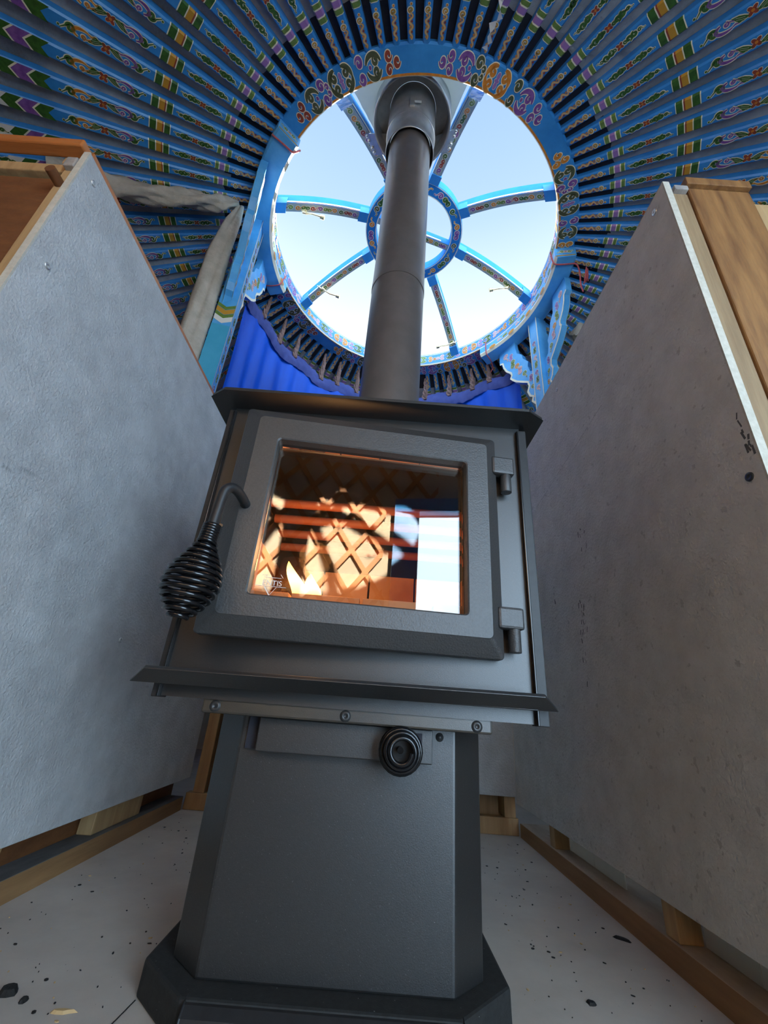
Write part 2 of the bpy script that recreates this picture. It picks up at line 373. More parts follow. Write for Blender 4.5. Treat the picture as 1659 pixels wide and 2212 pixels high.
# door, standing slightly ajar (hinged on the right)
DO = Vector((.1835, .6355, 0)); DA = math.atan2(.040, .433)
door = bpy.data.objects.new('_tmp', None)
mb = MB()
ox0, ox1, oz0, oz1 = -.4350, 0., .0745, .4520
ix0, ix1, iz0, iz1 = -.4075, -.0220, .1005, .4270
gx0, gx1, gz0, gz1 = -.3715, -.0580, .1310, .3870
def rr(x0, x1, z0, z1, r, y, n=5):
    P = []
    for cx_, cz_, a0 in ((x1 - r, z0 + r, -PI / 2), (x1 - r, z1 - r, 0), (x0 + r, z1 - r, PI / 2), (x0 + r, z0 + r, PI)):
        for i in range(n + 1): P.append((cx_ + r * cos(a0 + PI / 2 * i / n), y, cz_ + r * sin(a0 + PI / 2 * i / n)))
    return P
rings = [rr(ox0, ox1, oz0, oz1, .006, .010), rr(ox0, ox1, oz0, oz1, .006, -.003), rr(ox0 + .001, ox1 - .001, oz0 + .001, oz1 - .001, .006, -.0045),
         rr(ix0 - .001, ix1 + .001, iz0 - .001, iz1 + .001, .007, -.0215), rr(ix0, ix1, iz0, iz1, .007, -.0225),
         rr(gx0 - .002, gx1 + .002, gz0 - .002, gz1 + .002, .007, -.0225), rr(gx0, gx1, gz0, gz1, .006, -.0210),
         rr(gx0, gx1, gz0, gz1, .006, -.006)]
mb.loft(rings, CAST, caps=False, smooth=False)
rings = [rr(gx0, gx1, gz0, gz1, .006, -.006), rr(gx0, gx1, gz0, gz1, .006, .010)]; mb.loft(rings, MATTE, caps=False, smooth=False)
rings = [rr(gx0, gx1, gz0, gz1, .006, .010), rr(ox0, ox1, oz0, oz1, .006, .010)]; mb.loft(rings, MATTE, caps=False, smooth=False)
bpy.data.objects.remove(door)
door = mb.build('door', stove)
DM = Matrix.Translation(DO) @ Matrix.Rotation(DA, 4, 'Z')
door.matrix_parent_inverse = Matrix.Identity(4)
door.location = DO - Vector((CX, .9, FL)); door.rotation_euler = (0, 0, DA)
WORLD[door.name] = DM
def dchild(mb, name, **k):
    o = mb.build(name, None, **k); o.parent = door; return o
mb = MB(); mb.box(gx0 + .0005, gx1 - .0005, .0005, .0045, gz0 + .0005, gz1 - .0005, GLASS); g_ = dchild(mb, 'glass_pane'); g_['label'] = 'reflective ceramic glass'
# printed maker's mark, lower left corner of the pane
mb = MB()
def bar(x0, z0, x1, z1, w=.0007, y=-.0002):
    d = Vector((x1 - x0, 0, z1 - z0)).normalized(); n = Vector((-d.z, 0, d.x)) * w / 2
    a, b = Vector((x0, y, z0)), Vector((x1, y, z1)); mb.add([a + n, b + n, b - n, a - n], [(0, 1, 2, 3)], ETCH)
lx, lz = -.3450, .1530
bar(lx - .022, lz - .0045, lx + .023, lz - .0045, .0006); bar(lx - .010, lz + .0085, lx + .014, lz + .0085, .0006)
bar(lx - .008, lz - .0055, lx + .0005, lz - .0175, .0016); bar(lx + .009, lz - .0055, lx + .0005, lz - .0175, .0006)
bar(lx - .005, lz - .0055, lx + .0005, lz - .0135, .0005)
bar(lx - .014, lz + .0115, lx - .006, lz + .0115, .0006); bar(lx + .0125, lz + .0140, lx + .0165, lz + .0090, .0006)
dchild(mb, 'printed_emblem')
tx = bpy.data.curves.new('printed_lettering', 'FONT'); tx.body = 'ENTIS'; tx.size = .0110; tx.align_x = 'CENTER'; tx.materials.append(ETCH)
tmp_ = bpy.data.objects.new('tmp_', tx); COL.objects.link(tmp_); bpy.context.view_layer.update()
me_ = bpy.data.meshes.new_from_object(tmp_.evaluated_get(bpy.context.evaluated_depsgraph_get())); bpy.data.objects.remove(tmp_); bpy.data.curves.remove(tx)
to = bpy.data.objects.new('printed_lettering', me_); COL.objects.link(to); to.parent = door; to.location = (lx + .002, -.0003, lz - .0030); to.rotation_euler = (PI / 2, 0, 0)
for z0, z1, pz in ((.3785, .4120, .3470), (.1180, .1500, .0860)):
    mb = MB(); mb.box(-.010, .030, -.0150, .004, z0, z1, CAST); dchild(mb, 'hinge_knuckle', bevel=.004)
    mb = MB(); mb.tube([(.0165, -.004, z0 + .002), (.0165, -.004, pz)], .0092, CAST, 18); dchild(mb, 'hinge_pin', bevel=.001)
DI = DM.inverted()
def dl(p): return DI @ Vector(p)
path = [(-.2120, .585, .262), (-.2130, .560, .2655), (-.2165, .545, .2695), (-.2225, .536, .2700), (-.2275, .5315, .2640), (-.2295, .5305, .2560), (-.2335, .5300, .190), (-.2350, .5300, .160)]
P = [Vector(p) for p in path]; Q = []
for i in range(len(P) - 1):
    for k in range(4): Q.append(P[i].lerp(P[i + 1], k / 4))
Q.append(P[-1])
for _ in range(3): Q = [Q[0]] + [(Q[i - 1] + Q[i] * 2 + Q[i + 1]) / 4 for i in range(1, len(Q) - 1)] + [Q[-1]]
mb = MB(); mb.tube([dl(p) for p in Q], .0072, MATTE, 14); dchild(mb, 'handle_rod')
mb = MB(); P = []; nT = 19; nn = 26
c0, c1 = Vector((-.2318, .530, .2080)), Vector((-.2440, .530, .0830))
for i in range(nT * nn + 1):
    t = i / (nT * nn)
    tt = t ** .62 if t > 0 else 0                        # tight turns at the neck, open turns below
    tt = .20 * (t / .36) if t < .36 else .20 + .80 * ((t - .36) / .64) ** .95
    r = .0098 if tt < .17 else .0098 + .0240 * sin(min(1, (tt - .17) / .50) * PI / 2) ** 1.35 if tt < .67 else .0338 - .0240 * ((tt - .67) / .33) ** 1.6
    a = 2 * PI * nT * t; c = c0.lerp(c1, tt)
    P.append(dl(c + Vector((r * cos(a), r * sin(a), 0))))
mb.tube(P, .0031, GLOSSB, 8); h_ = dchild(mb, 'spring_grip'); h_['label'] = 'glossy black coiled wire grip'

# firebox inside: brick lining, air tubes
mb = MB()
bx0, bx1, by0, by1 = -.255, .195, .668, 1.02
def bricks(x0, x1, y0, y1, z0, z1, nu, nv, ax):
    for i in range(nu):
        for j in range(nv):
            g = .0022; h = 0 if j % 2 == 0 else .5
            if ax == 'z': mb.box(x0 + (x1 - x0) * i / nu + g, x0 + (x1 - x0) * (i + 1) / nu - g, y0 + (y1 - y0) * j / nv + g, y0 + (y1 - y0) * (j + 1) / nv - g, z0, z1, BRICK)
            if ax == 'y': mb.box(x0 + (x1 - x0) * i / nu + g, x0 + (x1 - x0) * (i + 1) / nu - g, y0, y1, z0 + (z1 - z0) * j / nv + g, z0 + (z1 - z0) * (j + 1) / nv - g, BRICK)
            if ax == 'x': mb.box(x0, x1, y0 + (y1 - y0) * i / nu + g, y0 + (y1 - y0) * (i + 1) / nu - g, z0 + (z1 - z0) * j / nv + g, z0 + (z1 - z0) * (j + 1) / nv - g, BRICK)
bricks(bx0, bx1, by0, by1, .095, .120, 4, 2, 'z')
bricks(bx0, bx1, by1, by1 + .03, .120, .300, 4, 1, 'y')
bricks(bx0 - .028, bx0, by0, by1, .120, .300, 3, 1, 'x'); bricks(bx1, bx1 + .028, by0, by1, .120, .300, 3, 1, 'x')
bricks(bx0, bx1, .664, .690, .120, .158, 4, 1, 'y')
mb.build('firebrick_lining', stove, bevel=.0015)
for k in range(4):
    mb = MB(); y = .99 - .05 * k; z = .345 + .016 * k; mb.tube([(bx0 + .002, y, z), (bx1 - .002, y, z)], .010, TUBE, 14); mb.build('air_tube', stove)
# logs and flames
def log(name, a, b, r, label):
    mb = MB(); a, b = Vector(a), Vector(b); n = 14; rings = []
    t = (b - a).normalized(); u = t.cross(Vector((.3, 1, .2))).normalized(); v = t.cross(u)
    for k in range(9):
        p = a.lerp(b, k / 8); rings.append([p + (u * cos(q) + v * sin(q)) * r * (1 + .22 * noise.noise((p + (u * cos(q) + v * sin(q)) * r) * 40)) for q in [2 * PI * i / n for i in range(n)]])
    mb.loft(rings, LOGM, smooth=False); tag(mb.build(name), label, 'log')
log('firewood_log', (-.165, .745, .150), (-.215, .985, .290), .030, 'charred firewood log leaning upright behind the flames')
log('firewood_log', (-.100, .80, .150), (.060, .86, .150), .027, 'charred log lying low across the middle of the fire')
def flame(base, tip, r, label):
    mb = MB(); base, tip = Vector(base), Vector(tip); rings = []; n = 12
    for k in range(13):
        t = k / 12; p = base.lerp(tip, t) + Vector((.010 * sin(t * 4.2), 0, 0)) * (1 - t)
        w = r * max(.03, (sin(PI * (.18 + .82 * t)) ** .8) * (1 - .25 * t))
        rings.append([p + Vector((w * cos(q), w * .7 * sin(q), 0)) for q in [2 * PI * i / n for i in range(n)]])
    mb.loft(rings, FLAME); return tag(mb.build('flame'), label, 'flame')
flame((-.140, .725, .155), (-.172, .745, .232), .015, 'taller yellow flame at the left, bending over the log')
flame((-.122, .725, .155), (-.128, .745, .212), .016, 'shorter yellow flame, the right one of the pair')
pl = bpy.data.lights.new('fire_glow', 'POINT'); pl.energy = 1.2; pl.color = (1, .48, .16); pl.shadow_soft_size = .03
po = bpy.data.objects.new('fire_glow', pl); COL.objects.link(po); po.location = (-.120, .715, .235)

# ------------------------------------------------------------------ stove pipe and chimney support
PX, PY = -.0160, .850
pipe = empty('stove_pipe', (PX, PY, .502), 'tall matte black stove pipe rising from the stove to the roof', 'pipe')
def cylp(prof, mt, name, par, n=64, F=None, **k):
    mb = MB(); mb.lathe(prof, mt, n, lambda x, y, z: (PX + x, PY + y, z), caps=True); return mb.build(name, par, **k)
cylp([(.0755, .5025), (.0755, 1.092)], PIPEM, 'lower_section', pipe)
cylp([(.0768, 1.0925), (.0770, 1.112), (.0762, 1.120), (.0755, 1.2), (.0750, 1.86)], PIPEM, 'upper_section', pipe)
chim = empty('chimney_support', (PX, PY, 1.83), 'grey metal chimney thimble and brackets filling the crown above the pipe', 'chimney')
mb = MB(); mb.lathe([(.0765, 1.93), (.0855, 1.93), (.0855, 1.8285), (.0872, 1.828), (.0882, 1.834), (.0882, 1.846), (.0872, 1.850), (.0885, 1.905), (.0900, 1.912), (.0900, 2.45)], DKSTEEL, 64, lambda x, y, z: (PX + x, PY + y, z)); mb.build('insulated_pipe', chim)
mb = MB(); mb.lathe([(.0770, 1.866), (.0853, 1.836), (.0853, 1.86), (.0770, 1.885)], MATTE, 64, lambda x, y, z: (PX + x, PY + y, z)); mb.build('adapter_ring', chim)
mb = MB(); mb.lathe([(.140, 2.20), (.140, 2.06), (.143, 2.045), (.148, 2.045), (.150, 2.06), (.150, 2.20)], DKSTEEL, 64, lambda x, y, z: (PX + x, PY + y, z)); mb.lathe([(.0905, 2.150), (.1405, 2.150)], DKSTEEL, 64, lambda x, y, z: (PX + x, PY + y, z)); mb.build('thimble_sleeve', chim)
mb = MB(); mb.box(PX + .004, PX + .030, PY - .1000, PY - .0940, 1.978, 1.984, SCREWM); mb.box(PX - .012, PX + .006, PY - .0970, PY - .0898, 1.955, 2.01, DKSTEEL); mb.build('band_clamp', chim, bevel=.001)
mb = MB(); mb.lathe([(.0902, 1.928), (.0915, 1.930), (.0915, 1.938), (.0902, 1.940)], DKSTEEL, 64, lambda x, y, z: (PX + x, PY + y, z)); mb.build('clamp_band', chim)

# ------------------------------------------------------------------ crown of the yurt
RC = Vector((.030, 1.370, 2.0)); RIN, ROUT = .672, .757
def ringp(a, r, z, tilt=True):
    """a measured from the camera side (0) clockwise seen from below-right; returns a point about the crown centre"""
    x, y = r * sin(a), -r * cos(a)
    return Vector((RC.x + x, RC.y + y, z - (.016 * y / .7 if tilt else 0)))
crown = empty('crown_ring', (RC.x, RC.y, 2.0), 'round blue roof crown ring painted with scrolls, open to the sky', 'roof crown')
mb = MB(); n = 120
prof = [(RIN + .004, 2.0), (ROUT - .006, 2.0), (ROUT, 2.006), (ROUT, 2.075), (ROUT - .01, 2.085), (RIN, 2.085), (RIN, 2.005)]
rings = [[ringp(2 * PI * i / n, r, z) for i in range(n)] for r, z in prof + [prof[0]]]
mb.loft(rings, BLUE, caps=False, smooth=False)
# orange and cream trim line on the inner lower edge
def trim_loop(mb, r0, z0, r1, z1, mt, a0=0., a1=2 * PI, m=120, tilt=True):
    k = int(m * (a1 - a0) / (2 * PI)) + 1
    A = [ringp(a0 + (a1 - a0) * i / k, r0, z0, tilt) for i in range(k + 1)]; B = [ringp(a0 + (a1 - a0) * i / k, r1, z1, tilt) for i in range(k + 1)]
    mb.add(A + B, [(i, i + 1, k + 2 + i, k + 1 + i) for i in range(k)], mt)
trim_loop(mb, RIN + .003, 1.9990, RIN + .010, 1.9990, ORANGE); trim_loop(mb, RIN - .0008, 2.006, RIN + .0035, 1.9992, CREAM)
trim_loop(mb, RIN - .0008, 2.080, RIN - .0008, 2.076, CREAM)
def scroll_group(o, u, mats, S=.034):
    """a chain of mirrored scrolls centred on u, about 0.42 long"""
    A, B, Cc, D = mats
    o.spiral(u - .205, 0, .011, 1, PI, 1, .010, A)
    for v in (-1, 1):
        o.spiral(u - .178, v * .014, .0115, 1.1, PI, v, .009, A)
        pts = [(u - .125 + .027 * cos(a), v * .024 * sin(a)) for a in [rad(x) for x in range(160, 8, -12)]]
        o.stroke(pts, .011, B); o.spiral(u - .133, v * .011, .010, 1.1, PI * .5 * v, -v, .008, B)
        o.spiral(u - .080, v * .016, .0125, 1.15, 0, v, .0095, Cc)
        o.spiral(u - .062, v * .007, .007, 1., PI, -v, .006, Cc)
        for s_ in (-1, 1):
            pts = [(u - .005 + s_ * (.012 + .030 * cos(a)), v * .027 * sin(a)) for a in [rad(x) for x in range(88, -4, -10)]]
            o.stroke(pts, .012, D); o.spiral(u - .005 + s_ * .022, v * .0125, .0105, 1.1, PI * .5 * v, -v * s_, .0085, D)
        o.spiral(u + .070, v * .016, .0125, 1.15, PI, -v, .0095, Cc)
        pts = [(u + .118 - .027 * cos(a), v * .024 * sin(a)) for a in [rad(x) for x in range(160, 8, -12)]]
        o.stroke(pts, .011, B); o.spiral(u + .126, v * .011, .010, 1.1, PI * .5 * v, v, .008, B)
        o.spiral(u + .172, v * .014, .0115, 1.1, 0, -v, .009, A)
        o.blob(u - .005, v * .010, .006, .008, MAUVE)
    o.blob(u - .110, 0, .005, .005, PURP); o.blob(u - .005, 0, .009, .004, MAUVE); o.blob(u + .105, 0, .005, .005, PURP)
    o.spiral(u + .200, 0, .011, 1, 0, -1, .010, A)
RM = (RIN + ROUT) / 2
pal = [(RED, OLIVE, PURP, OLIVE), (PURP, PURP, OLIVE, ORANGE), (ORANGE, OLIVE, PURP, OLIVE)]
o = Orn()
for k in range(8):
    scroll_group(o, rad(-25 + 45 * k) * RM, pal[[0, 1, 2][k % 3]])
o.emit(mb, lambda u, v, l: ringp(u / RM, RM + v * 1.32, 1.9985 - l))
o = Orn()
for k in range(10): scroll_group(o, rad(36 * k) * RIN, [(PINK, GREEN, MAUVE, ORANGE), (ORANGE, LGREEN, PINK, PURP)][k % 2])  # inner-face scrolls in lighter paints, imitating overexposure by daylight
o.emit(mb, lambda u, v, l: ringp(u / RIN, RIN - .0008 - l, 2.042 + v * .9))
mb.build('outer_ring', crown)
# small central ring
HZ, HIN, HOUT = 2.215, .192, .247
HC = Vector((.030, 1.370)); 
def hubp(a, r, z): return Vector((HC.x + r * sin(a), HC.y - r * cos(a), z - .016 * (-r * cos(a)) / .7))
mb = MB(); n = 72
prof = [(HIN + .003, HZ), (HOUT - .003, HZ), (HOUT, HZ + .003), (HOUT, HZ + .055), (HIN, HZ + .055), (HIN, HZ + .003), (HIN + .003, HZ)]
mb.loft([[hubp(2 * PI * i / n, r, z) for i in range(n)] for r, z in prof], SPOKEB, caps=False, smooth=False)
o = Orn(); HM = (HIN + HOUT) / 2
for k in range(8):
    u = 2 * PI * k / 8 * HM; c = (GREEN, PURP, ORANGE, OLIVE)[k % 4]
    o.curl(u - .055, .020, 1, c, 1); o.cloud(u - .015, .022, (PURP, GREEN)[k % 2]); o.curl(u + .040, .020, -1, (ORANGE, GREEN, OLIVE)[k % 3], -1)
o.emit(mb, lambda u, v, l: hubp(u / HM, HM + v, HZ - .0008 - l))
for rr0, rr1 in ((HOUT - .005, HOUT - .0015), (HIN + .0015, HIN + .005)):
    A = [hubp(2 * PI * i / n, rr0, HZ - .0006) for i in range(n)]; B = [hubp(2 * PI * i / n, rr1, HZ - .0006) for i in range(n)]
    mb.add(A + B, [(i, (i + 1) % n, n + (i + 1) % n, n + i) for i in range(n)], CREAM)
hub = mb.build('hub_ring', crown)
SP = [rad(16.5 + 45 * k) for k in range(8)]
def spz(r):                                                    # underside of an arched spoke
    t = (RIN - r) / (RIN - HOUT); return 2.036 + (HZ - 2.036) * t + .024 * sin(PI * t)
def spoke_mesh(a, r0, r1, zf, w=.040, h=.060, blocks=True):
    mb = MB(); d = Vector((sin(a), -cos(a), 0)); tn = Vector((cos(a), sin(a), 0)); m = 16; rings = []
    def P(r, s, z): p = Vector((RC.x, RC.y, z)) + d * r + tn * s; p.z -= .016 * (-cos(a) * r) / .7; return p
    for k in range(m + 1):
        r = r0 + (r1 - r0) * k / m; z = zf(r)
        rings.append([P(r, -w / 2, z), P(r, w / 2, z), P(r, w / 2, z + h), P(r, -w / 2, z + h)])
    mb.loft(rings, SPOKEB, smooth=False)
    ln = abs(r1 - r0); S = .0185; o = Orn(); u = .030; k = 0
    while u < ln - .03:
        c = (PURP, LGREEN, ORANGE, GREEN, RED)[k % 5]
        (o.curl(u, S, 1 if k % 2 else -1, c, 1 if k % 2 else -1) if k % 3 else o.cloud(u, S, c)); u += .033; k += 1
    sg = 1 if r1 > r0 else -1
    if blocks:
        for (e0, e1) in ((r0, r0 + sg * .045), (r1 - sg * .045, r1)):
            rg = [[P(r, -w / 2 - .004, zf(r) - .007), P(r, w / 2 + .004, zf(r) - .007), P(r, w / 2 + .004, zf(r) + h * .6), P(r, -w / 2 - .004, zf(r) + h * .6)] for r in (e0, e1)]
            mb.loft(rg, BLUE, smooth=False)
    e0_, e1_ = (r0 + sg * .046, r1 - sg * .046) if blocks else (r0, r1)
    A = [P(e0_ + (e1_ - e0_) * k_ / m, -w / 2 + .001, zf(e0_ + (e1_ - e0_) * k_ / m) - .0004) for k_ in range(m + 1)]; B = [P(e0_ + (e1_ - e0_) * k_ / m, w / 2 - .001, zf(e0_ + (e1_ - e0_) * k_ / m) - .0004) for k_ in range(m + 1)]
    mb.add(A + B, [(i, i + 1, m + 2 + i, m + 1 + i) for i in range(m)], SAGE)
    o.emit(mb, lambda u_, v, l: P(r0 + sg * u_, v * .86, zf(r0 + sg * u_) - .0006 - l))
    for s_ in (-1, 1):                                          # orange painted line along both cheeks
        q0, q1 = r0 + sg * .045, r1 - sg * .045; A, B = [], []
        for k in range(m + 1):
            r = q0 + (q1 - q0) * k / m; A.append(P(r, s_ * (w / 2 + .0015), zf(r) + .004)); B.append(P(r, s_ * (w / 2 + .0015), zf(r) + .013))
        mb.add(A + B, [(i, i + 1, m + 2 + i, m + 1 + i) for i in range(m)], CREAM)
        mb.add([P(q0 + (q1 - q0) * k / m, s_ * w / 2, zf(q0 + (q1 - q0) * k / m) + e) for e in (.001, .004) for k in range(m + 1)], [(i, i + 1, m + 2 + i, m + 1 + i) for i in range(m)], ORANGE)
    return mb
for k, a in enumerate(SP):
    sp_ = spoke_mesh(a, RIN - .001, HOUT - .001, spz).build('spoke', crown)
    if k in (2, 3, 5, 6):                                        # gold window latches hanging from four spokes
        rl = .54 if k != 3 else .60
        d = Vector((sin(a), -cos(a), 0)); tn = Vector((cos(a), sin(a), 0)) * (1 if k in (2, 5) else -1)
        b = Vector((RC.x, RC.y, 0)) + d * rl; z = spz(rl) + .016 * cos(a) * rl / .7
        mb = MB()
        hx = Vector((-1 if sin(a) > 0 else 1, .15, 0)); nz = Vector((0, 0, z))
        q = [b + nz + tn * .010 + Vector((0, 0, -.002)), b + nz + tn * .012 + Vector((0, 0, -.020)), b + nz + hx * .035 + Vector((0, 0, -.034)), b + nz + hx * .072 + Vector((0, 0, -.040))]
        mb.tube(q, .0042, BRASS, 8)
        mb.tube([q[0] - hx * .03, q[0] - hx * .005 + Vector((0, 0, -.014)), q[1]], .003, BRASS, 8); mb.tube([q[1] - hx * .012, q[1] + hx * .012], .0055, BRASS, 8)
        e = q[-1]; mb.tube([e, e + hx * .018 + Vector((0, 0, -.003))], [.010, .011], BRASS, 12)
        mb.build('window_latch', sp_)
a = SP[2]
spoke_mesh(a, HIN, -HIN, lambda r: HZ + .006, .030, .045, False).build('hub_crossbar', crown)
# pale sheet filling the sector around the chimney, translucent to look daylit from below
mb = MB(); a0, a1 = SP[7] + .055, SP[0] - .055
m = 72; R0, R1 = [], []
for i in range(m):
    q = 2 * PI * i / m; dx, dy = cos(q), sin(q); t = .150
    while t < .8:
        x, y = PX + dx * t - RC.x, PY + dy * t - RC.y; r = math.hypot(x, y); an = math.atan2(x, -y)
        if r > RIN - .006 or r < .400 or an > a1 or an < (a0 - 2 * PI if a0 > PI else a0): break
        t += .002
    t = max(t, .152)
    def zz(x, y): r = math.hypot(x - RC.x, y - RC.y); return spz(min(r, RIN)) + .066
    for R, tt in ((R0, .1505), (R1, t)):
        x, y = PX + dx * tt, PY + dy * tt; R.append((x, y, zz(x, y)))
mb.add(R0 + R1, [(i, (i + 1) % m, m + (i + 1) % m, m + i) for i in range(m)], SHEET)
mb.build('flashing_sheet', chim, solid=.003)
for s_, a in ((-1, SP[7] - 2 * PI), (1, SP[0])):                    # galvanised straps from the sleeve to the spokes
    d = Vector((sin(a), -cos(a), 0)); c = Vector((RC.x, RC.y, 0)); z = spz(.45) - .012
    p0 = c + d * .505; p1 = c + d * .415; q = Vector((PX, PY, 0))
    e0 = q + Vector((s_ * .087, .060, 0)); e1 = q + Vector((s_ * .070, .128, 0))
    mb = MB(); V4 = [Vector((p.x, p.y, zz_)) for p, zz_ in ((p0, z), (p1, z + .01), (e1, z - .02), (e0, z - .03))]
    mb.add(V4, [(0, 1, 2, 3)], STEEL)
    for p in (p0.lerp(p1, .12), p0.lerp(p1, .34), p0.lerp(p1, .68), p0.lerp(p1, .88)):
        w = p.lerp(e0, .07); mb.lathe([(.0001, .005), (.004, .004), (.0055, 0)], SCREWM, 10, lambda x, y, zq, w=w: (w.x + x, w.y + y, z - .003 - zq + .003))
    mb.build('bracket_strap', chim, solid=.003)
# red cord tied about the crown beam ends
# arc beams under the ring and carved columns
AB = 1.936
def arc_beam(name, a0, a1, label):
    e = empty(name, tuple(ringp((a0 + a1) / 2, RM, AB, False)), label, 'beam', 'carved blocks under the crown ring')
    mb = MB(); m = 40; prof = [(RIN - .004, AB + .012), (RIN + .006, AB), (ROUT - .004, AB), (ROUT + .004, AB + .008), (ROUT + .004, 1.9985), (RIN - .004, 1.9985)]
    rings = []
    for i in range(m + 1):
        a = a0 + (a1 - a0) * i / m; tl = .016 * (-cos(a) * RM) / .7
        rings.append([ringp(a, r, z - (tl if z > 1.97 else tl), False) for r, z in prof])
    mb.loft(rings, SKYB, smooth=False)
    def Fi(u, v, l): a = u / RIN; return ringp(a, RIN - .0048 - l, 1.972 + v - .016 * (-cos(a) * RM) / .7, False)
    o = Orn(); u = a0 * RIN + .05; k = 0
    while u < a1 * RIN - .04:
        if k % 3 == 0:
            o.blob(u, -.016, .022, .012, ORANGE); o.blob(u, -.018, .013, .006, YELL, layer=3, out=False)
        elif k % 3 == 1: o.cloud(u, .016, LGREEN)
        else: o.curl(u, .016, 1, PINK)
        u += .045; k += 1
    o.emit(mb, Fi)
    for rA, zA, rB, zB in ((RIN - .0048, AB + .012, RIN + .0055, AB - .0006), (RIN - .0046, AB + .018, RIN - .0046, AB + .012), (RIN - .0046, 1.9975, RIN - .0046, 1.9935)):
        A = [ringp(a0 + (a1 - a0) * i / m, rA, zA - .016 * (-cos(a0 + (a1 - a0) * i / m) * RM) / .7, False) for i in range(m + 1)]
        B = [ringp(a0 + (a1 - a0) * i / m, rB, zB - .016 * (-cos(a0 + (a1 - a0) * i / m) * RM) / .7, False) for i in range(m + 1)]
        mb.add(A + B, [(i, i + 1, m + 2 + i, m + 1 + i) for i in range(m)], CREAM)
    for ae, sg in ((a0, -1), (a1, 1)):                             # motif on the end faces
        tl = .016 * (-cos(ae) * RM) / .7
        o = Orn(); o.curl(.026, .013, 1, LGREEN); o.flower(.043, .013, PINK); o.curl(.060, .013, -1, LGREEN, -1)
        o.emit(mb, lambda u, v, l: ringp(ae, RIN + u, 1.970 + v - tl, False) + Vector((cos(ae), sin(ae), 0)) * sg * (.001 + l))
        P4 = [ringp(ae, r, z - tl, False) + Vector((cos(ae), sin(ae), 0)) * sg * .001 for r, z in ((RIN, AB + .006), (ROUT, AB + .006), (ROUT, AB + .012), (RIN, AB + .012))]
        mb.add(P4, [(0, 1, 2, 3)], YELL)
    mb.build('beam', e)
    return e
